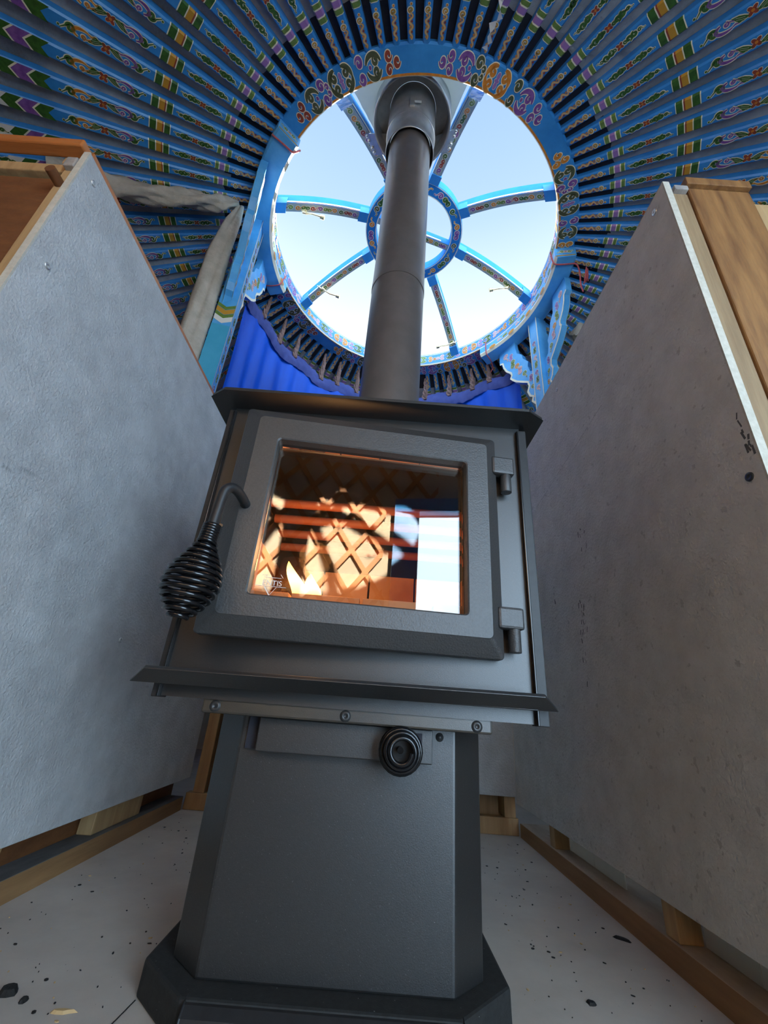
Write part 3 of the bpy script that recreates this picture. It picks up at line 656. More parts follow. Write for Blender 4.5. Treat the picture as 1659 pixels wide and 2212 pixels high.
def column(name, ac, label, bl):
    base = ringp(ac, .738, FL, False)
    e = empty(name, tuple(base), label, 'column', 'painted columns')
    d = Vector((sin(ac), -cos(ac), 0)); tn = Vector((cos(ac), sin(ac), 0)); tl = .016 * (-cos(ac) * .715) / .7
    top = AB - tl
    h = .033
    def P(i, o_, z): p = base + tn * i + d * o_; return Vector((p.x, p.y, z))     # i tangential, o_ radial outward
    mb = MB()
    for z0, z1, hh in ((FL, top - .10, h), (top - .10, top, h * .9)):
        vs = [P(i, o_, z) for z in (z0, z1) for i, o_ in ((-hh, -hh), (hh, -hh), (hh, hh), (-hh, hh))]
        mb.add(vs, [(3, 2, 1, 0), (4, 5, 6, 7), (0, 1, 5, 4), (1, 2, 6, 5), (2, 3, 7, 6), (3, 0, 4, 7)], SKYB)
    # painted inner face, cream edge lines, chevron bands on every cheek
    o = Orn(); u = 1.0; k = 0
    while u < top - .12:
        c = (PURP, LGREEN, PINK, GREEN)[k % 4]
        if u < 1.34 or u > 1.44: (o.cloud(u, .018, c) if k % 2 else o.curl(u, .018, 1, c))
        u += .048; k += 1
    o.emit(mb, lambda u, v, l: P(v, -h - .001 - l, u))
    for s_ in (-1, 1):
        mb.add([P(s_ * (h - .006), -h - .001, FL + .9), P(s_ * (h - .001), -h - .001, FL + .9), P(s_ * (h - .001), -h - .001, top), P(s_ * (h - .006), -h - .001, top)], [(0, 1, 2, 3)], CREAM)
        for kk, (mt, z0, w) in enumerate(((WHITEP, 1.300, .026), (LGREEN, 1.326, .017), (YELL, 1.345, .024), (LGREEN, 1.371, .017))):
            for q0, q1 in ((-h, 0), (0, h)):
                zz0 = lambda q: z0 - .018 * (1 - abs(q) / h)
                mb.add([P(s_ * (h + .001), q0, zz0(q0)), P(s_ * (h + .001), q1, zz0(q1)), P(s_ * (h + .001), q1, zz0(q1) + w), P(s_ * (h + .001), q0, zz0(q0) + w)], [(0, 1, 2, 3)], mt)
        mb.add([P(s_ * (h + .001), -h, FL + .02), P(s_ * (h + .001), h, FL + .02), P(s_ * (h + .001), h, 1.275), P(s_ * (h + .001), -h, 1.275)], [(0, 1, 2, 3)], TURQ)
    mb.build('post', e, bevel=0)
    # carved wing brackets either side
    out = [(.030, top), (.275, top), (.275, top - .085), (.255, top - .095), (.248, top - .130), (.230, top - .170), (.200, top - .205), (.196, top - .225), (.205, top - .240), (.190, top - .262),
           (.165, top - .290), (.130, top - .318), (.095, top - .345), (.088, top - .375), (.100, top - .405), (.088, top - .440), (.070, top - .455), (.078, top - .480), (.060, top - .505), (.038, top - .515), (.030, top - .560)]
    inn = [(.030, top - .300), (.072, top - .285), (.085, top - .240), (.080, top - .210), (.112, top - .165), (.118, top - .130), (.150, top - .095), (.158, top - .040), (.165, top - .012), (.030, top - .012)]
    poly = out + [(.030, top - .300)] + inn[1:]
    for s_ in (-1, 1):
        ang = rad(11.0)                                           # follows the chord of the ring
        dd = (tn * s_ * cos(ang) - d * sin(ang)); nn_ = (d * cos(ang) + tn * s_ * sin(ang))
        org = base + d * .012
        def B(a, z, c): p = org + dd * a + nn_ * c; return Vector((p.x, p.y, z))
        mb = MB(); th = .014
        # strip-triangulated blade: outer outline against the inner cut-out
        full = out + [(.030, top - .300), (.072, top - .285), (.085, top - .240), (.080, top - .210), (.112, top - .165), (.118, top - .130), (.150, top - .095), (.158, top - .040), (.165, top - .001), (.030, top - .0005)]
        full = [out[1]] + out[2:] + [(.030, top - .300), (.072, top - .285), (.085, top - .240), (.080, top - .210), (.112, top - .165), (.118, top - .130), (.150, top - .095), (.158, top - .040), (.162, top)]
        from mathutils.geometry import tessellate_polygon
        tri = tessellate_polygon([[Vector((a_, z_, 0)) for a_, z_ in full]])
        N_ = len(full)
        vf = [B(a_, z_, -th) for a_, z_ in full]; vb = [B(a_, z_, th) for a_, z_ in full]
        mb.add(vf, [tuple(t_) for t_ in tri], SKYB); mb.add(vb, [tuple(t_) for t_ in tri], SKYB)
        mb.add(vf + vb, [(i, (i + 1) % N_, N_ + (i + 1) % N_, N_ + i) for i in range(N_)], SKYB)
        # cream rim along the scalloped edge, on face and edge
        o = Orn(); o.stroke([(a_ - .003, z_ + .002) for a_, z_ in out[2:]], .011, CREAM, layer=1, ow=0, taper=(1, 1))
        o.q = [([(a_, b_) for a_, b_ in pq], mt, ly) for pq, mt, ly in o.q]
        o2 = Orn()
        for (a_, z_, S_, c_, ty) in ((.225, top - .060, .026, PINK, 0), (.190, top - .095, .022, MAUVE, 1), (.180, top - .150, .026, LGREEN, 1), (.150, top - .185, .024, ORANGE, 0), (.135, top - .230, .024, PINK, 1), (.105, top - .270, .022, LGREEN, 0), (.070, top - .330, .020, PURP, 1), (.062, top - .390, .018, LGREEN, 0), (.052, top - .450, .014, ORANGE, 1)):
            t_ = Orn(); (t_.cloud(0, S_, c_) if ty else t_.curl(0, S_, 1, c_))
            o2.q += [([(a_ + y_, z_ + x_) for x_, y_ in pq], mt, ly) for pq, mt, ly in t_.q]
        for sd in (-1, 1):
            o.emit(mb, lambda a_, z_, l, sd=sd: B(a_, z_, sd * (th + .0006 + l)))
            o2.emit(mb, lambda a_, z_, l, sd=sd: B(a_, z_, sd * (th + .0008 + l)))
        mb.build('wing_bracket', e)
    return e
arc_beam('arc_beam', rad(-104.5), rad(-46.0), 'curved blue beam block under the left side of the crown ring')
arc_beam('arc_beam', rad(80.0), rad(137.5), 'curved blue beam block under the right side of the crown ring')
column('carved_column', rad(-77), 'blue painted column with carved wings left of the stove pipe', 0)
column('carved_column', rad(109), 'blue painted column with carved wings right of the stove pipe', 1)
# red cords and a wire hook
def cord(pts, label, r=.0035):
    mb = MB(); P = [Vector(p) for p in pts]; Q = []
    for i in range(len(P) - 1):
        for k in range(6): Q.append(P[i].lerp(P[i + 1], k / 6))
    Q.append(P[-1])
    for _ in range(4): Q = [Q[0]] + [(Q[i - 1] + Q[i] * 2 + Q[i + 1]) / 4 for i in range(1, len(Q) - 1)] + [Q[-1]]
    mb.tube(Q, r, CORD, 7); return mb
A_ = rad(82.5)
mb = cord([ringp(A_ - .03, RIN - .020, 1.99), ringp(A_ - .01, RIN - .012, 1.95), ringp(A_, RIN - .004, AB - .006), ringp(A_, RM, AB - .009), ringp(A_, ROUT + .012, AB - .004), ringp(A_ + .03, ROUT + .03, 1.90), ringp(A_ + .05, ROUT + .03, 1.84), ringp(A_ + .06, ROUT + .04, 1.80)], '')
for k in range(7):
    p = ringp(A_ + .01 + .004 * k, ROUT + .055 + .004 * (k % 3), 1.915 - .006 * k); mb.tube([p, p + Vector((.01 * sin(k * 2), .02, -.03))], .003, CORD, 6)
tag(mb.build('red_cord'), 'frayed red cord tied round the near end of the right beam block', 'cord')
A_ = rad(134)
mb = cord([ringp(A_, RIN - .006, 2.02), ringp(A_, RIN - .010, 1.97), ringp(A_, RIN - .004, AB - .014), ringp(A_, RM, AB - .020), ringp(A_ + .02, ROUT + .01, 1.91), ringp(A_ + .05, ROUT + .02, 1.89)], '', .003)
tag(mb.build('red_cord'), 'red cord looped over the far end of the right beam block', 'cord')
A_ = rad(-48)
mb = cord([ringp(A_, RIN - .02, 1.985), ringp(A_, RIN - .006, 1.95), ringp(A_, RIN + .004, AB - .006), ringp(A_, RM, AB - .009), ringp(A_ - .01, ROUT + .008, AB - .004)], '')
tag(mb.build('red_cord'), 'red cord round the near end of the left beam block', 'cord')
A_ = rad(-100)
mb = cord([ringp(A_ - .03, RIN - .008, 2.02), ringp(A_, RIN - .010, 1.965), ringp(A_, RIN - .002, AB - .008), ringp(A_, RM, AB - .012), ringp(A_, ROUT + .010, AB)], '', .003)
tag(mb.build('red_cord'), 'red cord looped over the far end of the left beam block', 'cord')

# ------------------------------------------------------------------ roof poles
SL = .355; TH = math.atan(SL); RS = .742
LEN = (2.30 - RS) / cos(TH)
def pw(s): return .0235 + (.0425 - .0235) * min(1, s / .55)
def ph(s): return .026 + .004 * min(1, s / .5)
mb = MB(); ss = [LEN * k / 24 for k in range(25)]
def sect(s, e=0.):
    w, h, c = pw(s) / 2 + e, ph(s) + e, .005
    return [(s, -w, h), (s, -w, c), (s, -w + c, -e), (s, w - c, -e), (s, w, c), (s, w, h)]
mb.loft([sect(s) for s in ss], BLUE, smooth=False)
def sr(r): return (r - RS) / cos(TH)
def band(r0, r1, mt, e=.0006):
    a, b = sr(r0), sr(r1)
    A, B = sect(a, e)[1:5], sect(b, e)[1:5]; mb.add(A + B, [(i, i + 1, 5 + i, 4 + i) for i in range(3)], mt)
def stripe(rs, cols):
    for i, c in enumerate(cols): band(rs[i], rs[i + 1], c)
stripe([.866, .868, .881, .885, .901, .905, .9165, .9185], [CREAM, LGREEN, CREAM, MAUVE, CREAM, LGREEN, CREAM])
stripe([1.075, 1.077, 1.094, 1.097, 1.101, 1.117, 1.120, 1.139, 1.142], [CREAM, GREEN, CREAM, RED, YELL, CREAM, GREEN, CREAM])
o = Orn()
def put(dst, src, uc, ku=1., kv=1.): dst.q += [([(uc + a * ku, b * kv) for a, b in pq], mt, ly) for pq, mt, ly in src.q]
g = Orn(); g.squig(-.034, .026, .0125); put(o, g, sr(.802), 1.2, 1.3)
for r0, S, k_ in ((.995, .0138, 1.22), (1.63, .0170, 1.2), (1.95, .0170, 1.2)):
    g = Orn()
    g.cloud(-S * 2.1, S * 1.08, GREEN); g.curl(-S * 3.5, S * .55, 1, GREEN); g.curl(-S * .95, S * .6, 1, GREEN, -1); g.flower(0, S * 1.0)
    g.curl(S * .95, S * .6, -1, GREEN, 1); g.cloud(S * 2.1, S * 1.08, GREEN, -1); g.curl(S * 3.5, S * .55, -1, GREEN, -1)
    put(o, g, sr(r0), k_, 1.12)
S = .0180; g = Orn()
g.curl(-S * 4.6, S * 1.0, 1, GREEN, -1); g.cee(-S * 3.0, S * 1.0, PURP, 1); g.leaf(-S * 1.35, S * 1.0, -1); g.flower(0, S * 1.05)
g.leaf(S * 1.35, S * 1.0, 1); g.cee(S * 3.0, S * 1.0, ORANGE, -1); g.curl(S * 4.6, S * 1.0, -1, GREEN, 1)
put(o, g, sr(1.272), 1.10, 1.12)
o.emit(mb, lambda a, v, l: (a, v, -.0004 - l), h=.0005)
# chevron bands
def chev(r0, r1, mt, dp=.020, l=.0008):
    a, b = sr(r0), sr(r1); w = pw(a) / 2 - .0005
    for s_ in (-1, 1):
        mb.add([(a - dp * 0, s_ * w, -l), (a + dp, 0, -l), (b + dp, 0, -l), (b, s_ * w, -l)], [(0, 1, 2, 3)], mt)
for q in (1.405, 1.78):
    for r0, r1, mt in ((q, q + .036, GREEN), (q + .036, q + .042, CREAM), (q + .042, q + .078, PURP), (q + .078, q + .084, CREAM), (q + .084, q + .120, GREEN), (q + .120, q + .165, WHITEP)): chev(r0, r1, mt)
pole0 = mb.build('roof_pole')
ORD = ['', 'first', 'second', 'third', 'fourth', 'fifth', 'sixth', 'seventh', 'eighth', 'ninth', 'tenth', 'eleventh', 'twelfth', 'thirteenth', 'fourteenth', 'fifteenth', 'sixteenth', 'seventeenth', 'eighteenth', 'nineteenth']
TENS = {20: 'twent', 30: 'thirt', 40: 'fort'}
def ordinal(n):
    if n < 20: return ORD[n]
    t, u = n // 10 * 10, n % 10
    return TENS[t] + 'ieth' if u == 0 else TENS[t] + 'y-' + ORD[u]
NP = 96; made = 0
for k in range(NP):
    a = -180 + 360 / NP * (k + .5) + .6
    if abs(a) > 168 : continue                                  # wholly behind the pipe, ring and curtain
    ar = rad(a); p = ringp(ar, RS, 2.004, True)
    ob = pole0 if made == 0 else pole0.copy()
    if made: COL.objects.link(ob)
    made += 1
    ob.location = p; ob.rotation_euler = (0, TH, math.atan2(-cos(ar), sin(ar)))
    n_ = int(abs(a) / (360 / NP)) + 1
    tag(ob, 'blue painted roof pole, %s along the crown ring to the %s of the chimney' % (ordinal(n_), 'left' if a < 0 else 'right'), 'roof pole', 'blue roof poles round the crown')

# felt cover, liner and round wall
def cone_sheet(name, r0, r1, dz, mt, na, nr, wob):
    mb = MB(); rings = []
    for j in range(nr + 1):
        r = r0 + (r1 - r0) * j / nr; row = []
        for i in range(na):
            a = 2 * PI * i / na; p = ringp(a, r, 2.004 - SL * (r - RS) + dz)
            p.z += wob * (noise.noise(p * 3.1) + .6 * noise.noise(p * 9.0)) 
            row.append(p)
        rings.append(row)
    mb.loft(rings, mt, caps=False); return mb.build(name)
struct(cone_sheet('ceiling', .86, 2.42, .0265, FELT, 480, 60, .0085), 'grey felt roof cover above the poles')
mb = MB(); rings = []
for r_, dz in ((.752, .024), (.80, .024), (.84, .024)):
    rings.append([ringp(2 * PI * i / 288, r_ + (0 if r_ < .83 else .045 + .022 * (noise.noise(Vector((i * .35, 0, 0))))), 2.004 - SL * (r_ - RS) + dz - (.0 if r_ < .83 else SL * .045)) for i in range(288)])
mb.loft(rings, LINER, caps=False); struct(mb.build('trim_liner'), 'black liner cloth next to the crown ring')
RW = 2.36; ZW = 2.004 - SL * (RW - RS)
DA0, DA1, DTOP = rad(10.0), rad(33.0), 1.02                          # doorway, behind the camera to the right
mb = MB(); A_ = []
m = 160
for i in range(m):
    a, b = DA1 + (DA0 + 2 * PI - DA1) * i / m, DA1 + (DA0 + 2 * PI - DA1) * (i + 1) / m
    P4 = [ringp(a, RW, FL, False), ringp(b, RW, FL, False), ringp(b, RW, ZW + .06, False), ringp(a, RW, ZW + .06, False)]; mb.add(P4, [(0, 1, 2, 3)], FELTW)
P4 = [ringp(DA0, RW, DTOP, False), ringp(DA1, RW, DTOP, False), ringp(DA1, RW, ZW + .06, False), ringp(DA0, RW, ZW + .06, False)]; mb.add(P4, [(0, 1, 2, 3)], FELTW)
struct(mb.build('wall_round'), 'cream felt round wall of the yurt')
mb = MB()                                                           # lattice on the wall behind the camera
def slat(a0, z0, a1, z1, w=.022):
    m = 30; T = [(a0 + (a1 - a0) * k / m, z0 + (z1 - z0) * k / m) for k in range(m + 1)]
    for (a, z), (b, y) in zip(T, T[1:]):
        if max(a, b) > DA0 - .05 and min(a, b) < DA1 + .05 and min(z, y) < DTOP + .08: continue
        mb.add([ringp(a, RW - .02, z - w, False), ringp(b, RW - .02, y - w, False), ringp(b, RW - .02, y + w, False), ringp(a, RW - .02, z + w, False)], [(0, 1, 2, 3)], LATT)
for k in range(-22, 20):
    for s_ in (-1, 1):
        a0 = rad(k * 4.2); a1 = a0 + s_ * rad(30)
        slat(a0, FL + .05, a1, ZW - .02)
struct(mb.build('wall_lattice', solid=.012), 'orange wooden wall lattice behind the camera')
mb = MB()                                                          # door frame
for aa, w in ((DA0 - .012, .03), (DA1 + .012, .03)):
    for r_ in (RW - .04,):
        P = [ringp(aa - w, r_, FL, False), ringp(aa + w, r_, FL, False), ringp(aa + w, r_, DTOP + .07, False), ringp(aa - w, r_, DTOP + .07, False)]; mb.add(P, [(0, 1, 2, 3)], BLUE)
P = [ringp(DA0 - .04, RW - .04, DTOP, False), ringp(DA1 + .04, RW - .04, DTOP, False), ringp(DA1 + .04, RW - .04, DTOP + .08, False), ringp(DA0 - .04, RW - .04, DTOP + .08, False)]; mb.add(P, [(0, 1, 2, 3)], BLUE)
struct(mb.build('door_1', solid=.06), 'blue frame of the doorway behind the camera')

# ------------------------------------------------------------------ curtain behind the stove
CR = .800
cur = empty('blue_curtain', (RC.x, RC.y + CR, .6), 'royal blue satin curtain tied up behind the stove', 'curtain')
def ctop(a):
    w = sin(a * 8.2) ** 2
    return 1.845 - .030 * w + .012 * sin(a * 3.1) - .05 * max(0, (rad(112) - abs(a))) * 0
ca0, ca1 = rad(97), rad(360 - 124)                                   # from the left column round the back to the right column (angles to the left are negative)
mb = MB(); rings = []; m = 220
for j in range(24):
    row = []
    for i in range(m + 1):
        a = -ca0 - (ca1 - ca0) * i / m; aa = a
        t = j / 23; z = (ctop(aa) - .055) * (1 - t) + (.70) * t
        r = CR + .012 * sin(aa * 46) * (.3 + t) + .018 * sin(aa * 19 + 1) * t + .012 * noise.noise(Vector((aa * 6, z * 2, 0)))
        row.append(ringp(aa, r, z, False))
    rings.append(row)
mb.loft(rings, SATIN, closed=False, caps=False); mb.build('drape', cur)
mb = MB(); rings = []
for j in range(7):
    row = []
    for i in range(m + 1):
        aa = -ca0 - (ca1 - ca0) * i / m; t = j / 6
        z = ctop(aa) - .085 * t; r = CR - .006 + .008 * noise.noise(Vector((aa * 30, t * 4, 2))) - .010 * sin(PI * t)
        row.append(ringp(aa, r, z + 0.010 * noise.noise(Vector((aa * 30, t * 2, 5))), False))
    rings.append(row)
mb.loft(rings, SATINH, closed=False, caps=False); mb.build('header_band', cur)
for a in (-107, -118, -127, -141.5, -149.5, -159, -176, 168.3, 157, 146, 138):
    ar = rad(a); zt = ctop(ar if ar < 0 else ar - 2 * PI); mb = MB(); rings = []
    for k in range(11):
        t = k / 10; p = ringp(ar + .003 * sin(k), .768 + .026 * t, 1.962 * (1 - t) + (zt - .035) * t, False); row = []
        w = .005 + .012 * t
        for q in range(10):
            b = 2 * PI * q / 10 + t * 3; row.append(p + Vector((w * cos(b) * (1 + .35 * cos(4 * b)), w * sin(b) * (1 + .35 * cos(4 * b)), 0)))
        rings.append(row)
    mb.loft(rings, TIE, smooth=False); mb.build('tie_strap', cur)
# canvas roll hanging at the left, canvas fold at the right
def sweep_cloth(name, pts, rs, label, twist=3., mt=CLOTH, lobes=3, par=None):
    mb = MB(); P = [Vector(p) for p in pts]; Q, R = [], []
    for i in range(len(P) - 1):
        for k in range(10): Q.append(P[i].lerp(P[i + 1], k / 10)); R.append(rs[i] + (rs[i + 1] - rs[i]) * k / 10)
    Q.append(P[-1]); R.append(rs[-1])
    for _ in range(5):
        Q = [Q[0]] + [(Q[i - 1] + Q[i] * 2 + Q[i + 1]) / 4 for i in range(1, len(Q) - 1)] + [Q[-1]]
    rings = []; n = 24; a = Vector((0, 1, .2))
    for k, p in enumerate(Q):
        t = (Q[min(k + 1, len(Q) - 1)] - Q[max(k - 1, 0)]).normalized(); a = (a - t * a.dot(t)).normalized(); b = t.cross(a); row = []
        for i in range(n):
            q = 2 * PI * i / n; ph_ = twist * k / len(Q) * 2 * PI
            w = R[k] * (1 + .30 * cos(lobes * q + ph_) + .10 * cos(7 * q - ph_ * 1.6) + .12 * noise.noise(p * 9 + Vector((i * .3, 0, 0))))
            row.append(p + a * w * cos(q) + b * w * sin(q))
        rings.append(row)
    mb.loft(rings, mt); return tag(mb.build(name), label, 'cloth') if par is None else mb.build(name, par)
CV = empty('canvas_flap', (-.74, 1.10, .75), 'beige canvas flap rolled along the roof poles and hanging beside the left column', 'cloth')
sweep_cloth('rolled_edge', [(-1.36, .93, 1.735), (-1.16, 1.0, 1.775), (-.95, 1.04, 1.815), (-.80, 1.075, 1.860), (-.72, 1.09, 1.885)], [.042, .034, .030, .028, .012], '', 3.4, par=CV)
sweep_cloth('hanging_drop', [(-.715, 1.10, 1.885), (-.735, 1.12, 1.80), (-.760, 1.14, 1.60), (-.765, 1.15, 1.30), (-.765, 1.15, .75)], [.012, .028, .034, .036, .040], '', .4, par=CV)
sweep_cloth('canvas_fold', [(.835, 1.44, 1.700), (.88, 1.46, 1.695), (.95, 1.50, 1.67), (1.10, 1.58, 1.62)], [.030, .034, .032, .030], 'folded tan canvas behind the right column', 1.0)
# crumpled tape on a pole, straight above the crown's front edge
mb = MB(); A_ = rad(13.2); P0 = []
for k in range(9):
    p = ringp(A_ + .012 * sin(k * 1.9), .775 + .020 * k, 2.000 - SL * (.775 + .020 * k - RS) - .010 - .004 * (k % 3), True); P0.append(p)
W = [Vector((.010 * cos(k * 2.2), .004, .006 * sin(k * 1.7))) for k in range(9)]
mb.add([p + w for p, w in zip(P0, W)] + [p - w for p, w in zip(P0, W)], [(i, i + 1, 10 + i, 9 + i) for i in range(8)], PLAST)
tag(mb.build('tape_scrap', solid=.0006), 'crumpled clear tape stuck to a roof pole above the crown', 'tape')

# ------------------------------------------------------------------ heat shield walls
def boxo(name, b, mt, par, bevel=.002):
    mb = MB(); mb.box(*b, mt); return mb.build(name, par, bevel=bevel)
def screw(par, x, y, z, nx, mt=SCREWM, r=.006):
    mb = MB(); F = lambda a, b, c: (x + nx * c, y + a, z + b)
    mb.lathe([(.0001, .0005), (r * .3, .0005), (r * .42, .0018), (r, .0018), (r * 1.05, 0)], mt, 16, F); mb.build('screw', par)
# left
L_ = empty('heat_shield_wall', (-.60, 1.06, FL), 'timber framed heat shield with grey board left of the stove', 'heat shield', 'heat shield walls')
mb = MB(); mb.box(-.5992, -.5880, .440, 1.668, -.252, .880, BOARD); b_ = mb.build('cement_board', L_, bevel=.001)
mb = MB(); mb.box(-.5995, -.5878, .4370, .4402, -.252, .880, BOARDEDGE); mb.build('raw_edge', b_)
for y, z in ((.468, .8417), (.475, .62), (1.42, .840), (1.62, -.13), (1.02, .10)): screw(b_, -.588, y, z, 1, SCREWM, .0055)
mb = MB(); mb.box(-.648, -.5965, .30, 1.672, FL, -.3075, PINEH); mb.box(-.6475, -.5970, .30, 1.671, -.3075, -.3065, GREYD); mb.build('bottom_rail', L_)
for y0, y1 in ((.82, .915), (1.19, 1.41)): boxo('stud', (-.646, -.612, y0, y1, -.3065, .868), PINE, L_)
boxo('end_stud', (-.632, -.6005, .450, .480, FL + .04, .872), PINE, L_)
mb = MB(); mb.box(-1.02, -.6325, .462, .470, -.2, .835, BROWNW); mb.build('end_panel', L_)
boxo('top_plate', (-.648, -.6005, .452, 1.66, .870, .888), PINE, L_)
boxo('top_plate', (-1.02, -.6010, .4545, .60, .846, .8695), PINE, L_)
boxo('cap_trim', (-1.04, -.6010, .428, .4515, .884, .903), REDW, L_, .003)
mb = MB(); mb.box(-.6110, -.6000, .452, 1.668, .889, .909, REDW); mb.build('edge_trim', L_, bevel=.002)
boxo('spacer_block', (-.628, -.6080, .440, .452, .842, .868), GREYW, L_)
mb = MB(); mb.tube([(-.622, .425, .80), (-.622, .460, .80)], .009, BROWNW, 14); mb.build('dowel_peg', L_)
mb = MB(); mb.box(-.6525, -.6485, .47, 1.70, FL, .86, BROWNW); mb.build('back_panel', L_)
# right
R_ = empty('heat_shield_wall', (.515, 1.06, FL), 'timber framed heat shield with scuffed grey board right of the stove', 'heat shield', 'heat shield walls')
mb = MB(); mb.box(.5035, .5155, .480, 1.668, -.253, 1.000, BOARDR)
def scuff(pts, w, x=.50335):
    for (y0, z0), (y1, z1) in zip(pts, pts[1:]):
        d = math.hypot(y1 - y0, z1 - z0) or 1; ny, nz = -(z1 - z0) / d * w / 2, (y1 - y0) / d * w / 2
        mb.add([(x, y0 + ny, z0 + nz), (x, y1 + ny, z1 + nz), (x, y1 - ny, z1 - nz), (x, y0 - ny, z0 - nz)], [(0, 1, 2, 3)], SCUFF)
L0, L1 = Vector((1.270, .6517)), Vector((.811, .7090))
for k in range(60):
    if rnd.random() < .8: p, q = L0.lerp(L1, k / 60), L0.lerp(L1, (k + .8) / 60); scuff([tuple(p), tuple(q)], .0010)
for yc, zc, n_ in ((1.0, .42, 7), (1.04, .24, 14), (1.055, .175, 8), (.478 + .012, .37, 10), (1.2, .35, 4)):
    for k in range(n_):
        y, z = yc + rnd.gauss(0, .010) * (.3 if yc < .6 else 1), zc + rnd.gauss(0, .035); a = rnd.uniform(1, 2.2); l_ = rnd.uniform(.004, .016); y = max(y, .484)
        scuff([(y, z), (y + l_ * cos(a) * .5, z + l_ * sin(a))], rnd.uniform(.0015, .004))
b_ = mb.build('cement_board', R_, bevel=.001)
mb = MB(); mb.box(.5032, .5160, .4770, .4802, -.253, 1.000, BOARDEDGE); mb.box(.5034, .5156, .4800, 1.668, 1.0, 1.001, BOARDEDGE); mb.build('raw_edge', b_)
screw(b_, .5035, .5146, .9640, -1, SCREWM, .0065); screw(b_, .5035, 1.026, .943, -1, SCREWM, .006); screw(b_, .5035, .5028, .3304, -1, BSCREW, .0065)
# pencil line running down the board
mb = MB(); mb.box(.5028, .5036, .55, .5515, -.2, -.19, BOARDR) if False else None
mb = MB(); mb.box(.5125, .640, .30, 1.672, FL, -.3075, PINEH); mb.box(.5130, .6395, .30, 1.671, -.3075, -.3065, RAILT); mb.build('bottom_rail', R_)
for y in (.905, 1.408): boxo('stud', (.5175, .5575, y - .018, y + .018, -.3065, .90), PINE, R_)
for y0, y1 in ((.66, .775), (.777, .886), (1.12, 1.255), (1.257, 1.389)): boxo('backing_sheet', (.5585, .5615, y0, y1, -.3064, .30), WSHEET, R_, .0005)
boxo('end_stud', (.5175, .5580, .489, .525, -.305, .985), PINED, R_)
mb = MB(); mb.box(.5590, .6830, .484, .640, FL + .04, .998, OAK); mb.build('end_post', R_, bevel=.003)
boxo('side_board', (.6840, .740, .500, .640, FL + .04, .990), PINE, R_)
mb = MB(); mb.box(.5530, .6830, .476, .640, .9990, 1.021, OAK); mb.build('post_cap', R_, bevel=.0015)
boxo('spacer_block', (.5280, .5560, .480, .520, .9855, .9985), GREYW, R_)
# back
B_ = empty('heat_shield_wall', (-.04, 1.70, FL), 'grey board heat shield wall behind the stove', 'heat shield', 'heat shield walls')
mb = MB(); mb.box(-.50, .5030, 1.670, 1.682, -.236, .860, BOARD); mb.build('cement_board', B_, bevel=.001)
boxo('bottom_rail', (-.595, .5115, 1.683, 1.72, FL, -.297), PINEH if False else PINE, B_)
for x in (-.555, -.15, .12, .485): boxo('stud', (x - .019, x + .019, 1.684, 1.76, -.2965, .85), PINE, B_)
boxo('top_plate', (-.575, .504, 1.684, 1.76, .851, .87), PINE, B_)
mb = MB(); mb.box(-.575, .504, 1.762, 1.770, FL, .85, PINE); mb.build('back_panel', B_)

# ------------------------------------------------------------------ debris on the floor
def flake(name, x, y, r, h, ang, mt, label, cat, el=1., group=None):
    mb = MB(); n = 9; P = []
    for i in range(n):
        q = 2 * PI * i / n; w = r * (.7 + .5 * rnd.random()); u, v = w * cos(q), w * el * sin(q); P.append((x + u * cos(ang) - v * sin(ang), y + u * sin(ang) + v * cos(ang)))
    T = [((a - x) * .7 + x, (b - y) * .7 + y) for a, b in P]
    mb.prism(P, FL, FL + h, mt, top=T); return tag(mb.build(name), label, cat, group)
flake('charcoal_lump', -.4153, .7241, .011, .006, .3, CHAR, 'large black charcoal lump on the floor at left', 'charcoal')
flake('charcoal_flake', -.3870, .712, .0055, .003, 1, CHAR, 'small charcoal flake beside the large lump at left', 'charcoal')
flake('charcoal_flake', .4814, 1.002, .016, .003, -.7, CHAR, 'thin dark bark flake against the right bottom rail', 'charcoal', .4)
flake('charcoal_flake', .330, .800, .006, .003, .5, CHAR, 'small charcoal flake on the floor right of the stove base', 'charcoal')
flake('wood_splinter', -.3318, .6977, .016, .003, .15, SLIV, 'pale wood splinter on the floor left of the stove base', 'splinter', .22)
mb = MB()
for k in range(260):
    if rnd.random() < .5: x = rnd.uniform(-.56, -.285); y = rnd.uniform(.62, 1.55)
    else: x = rnd.uniform(.225, .49); y = rnd.uniform(.62, 1.6)
    r = rnd.choice((.0008, .0012, .0016, .0030)); a = rnd.random() * 3; el = rnd.uniform(.3, 1)
    P = [(x + r * cos(q) * cos(a) - r * el * sin(q) * sin(a), y + r * cos(q) * sin(a) + r * el * sin(q) * cos(a)) for q in [2 * PI * i / 6 for i in range(6)]]
    mb.prism(P, FL, FL + .001, CHAR if rnd.random() < .8 else SLIV)
tag(mb.build('soot_specks'), 'scattered black soot specks on the pale floor', 'soot', kind='stuff')
mb = MB()
def seam(x0, y0, x1, y1, w):
    d = Vector((x1 - x0, y1 - y0, 0)).normalized(); n_ = Vector((-d.y, d.x, 0)) * w / 2
    a, b = Vector((x0, y0, FL + .0006)), Vector((x1, y1, FL + .0006)); mb.add([a + n_, b + n_, b - n_, a - n_], [(0, 1, 2, 3)], CHAR)
seam(-.275, .60, -.262, .73, .0018)
struct(mb.build('trim_floor_joint'), 'dark joint between floor boards')

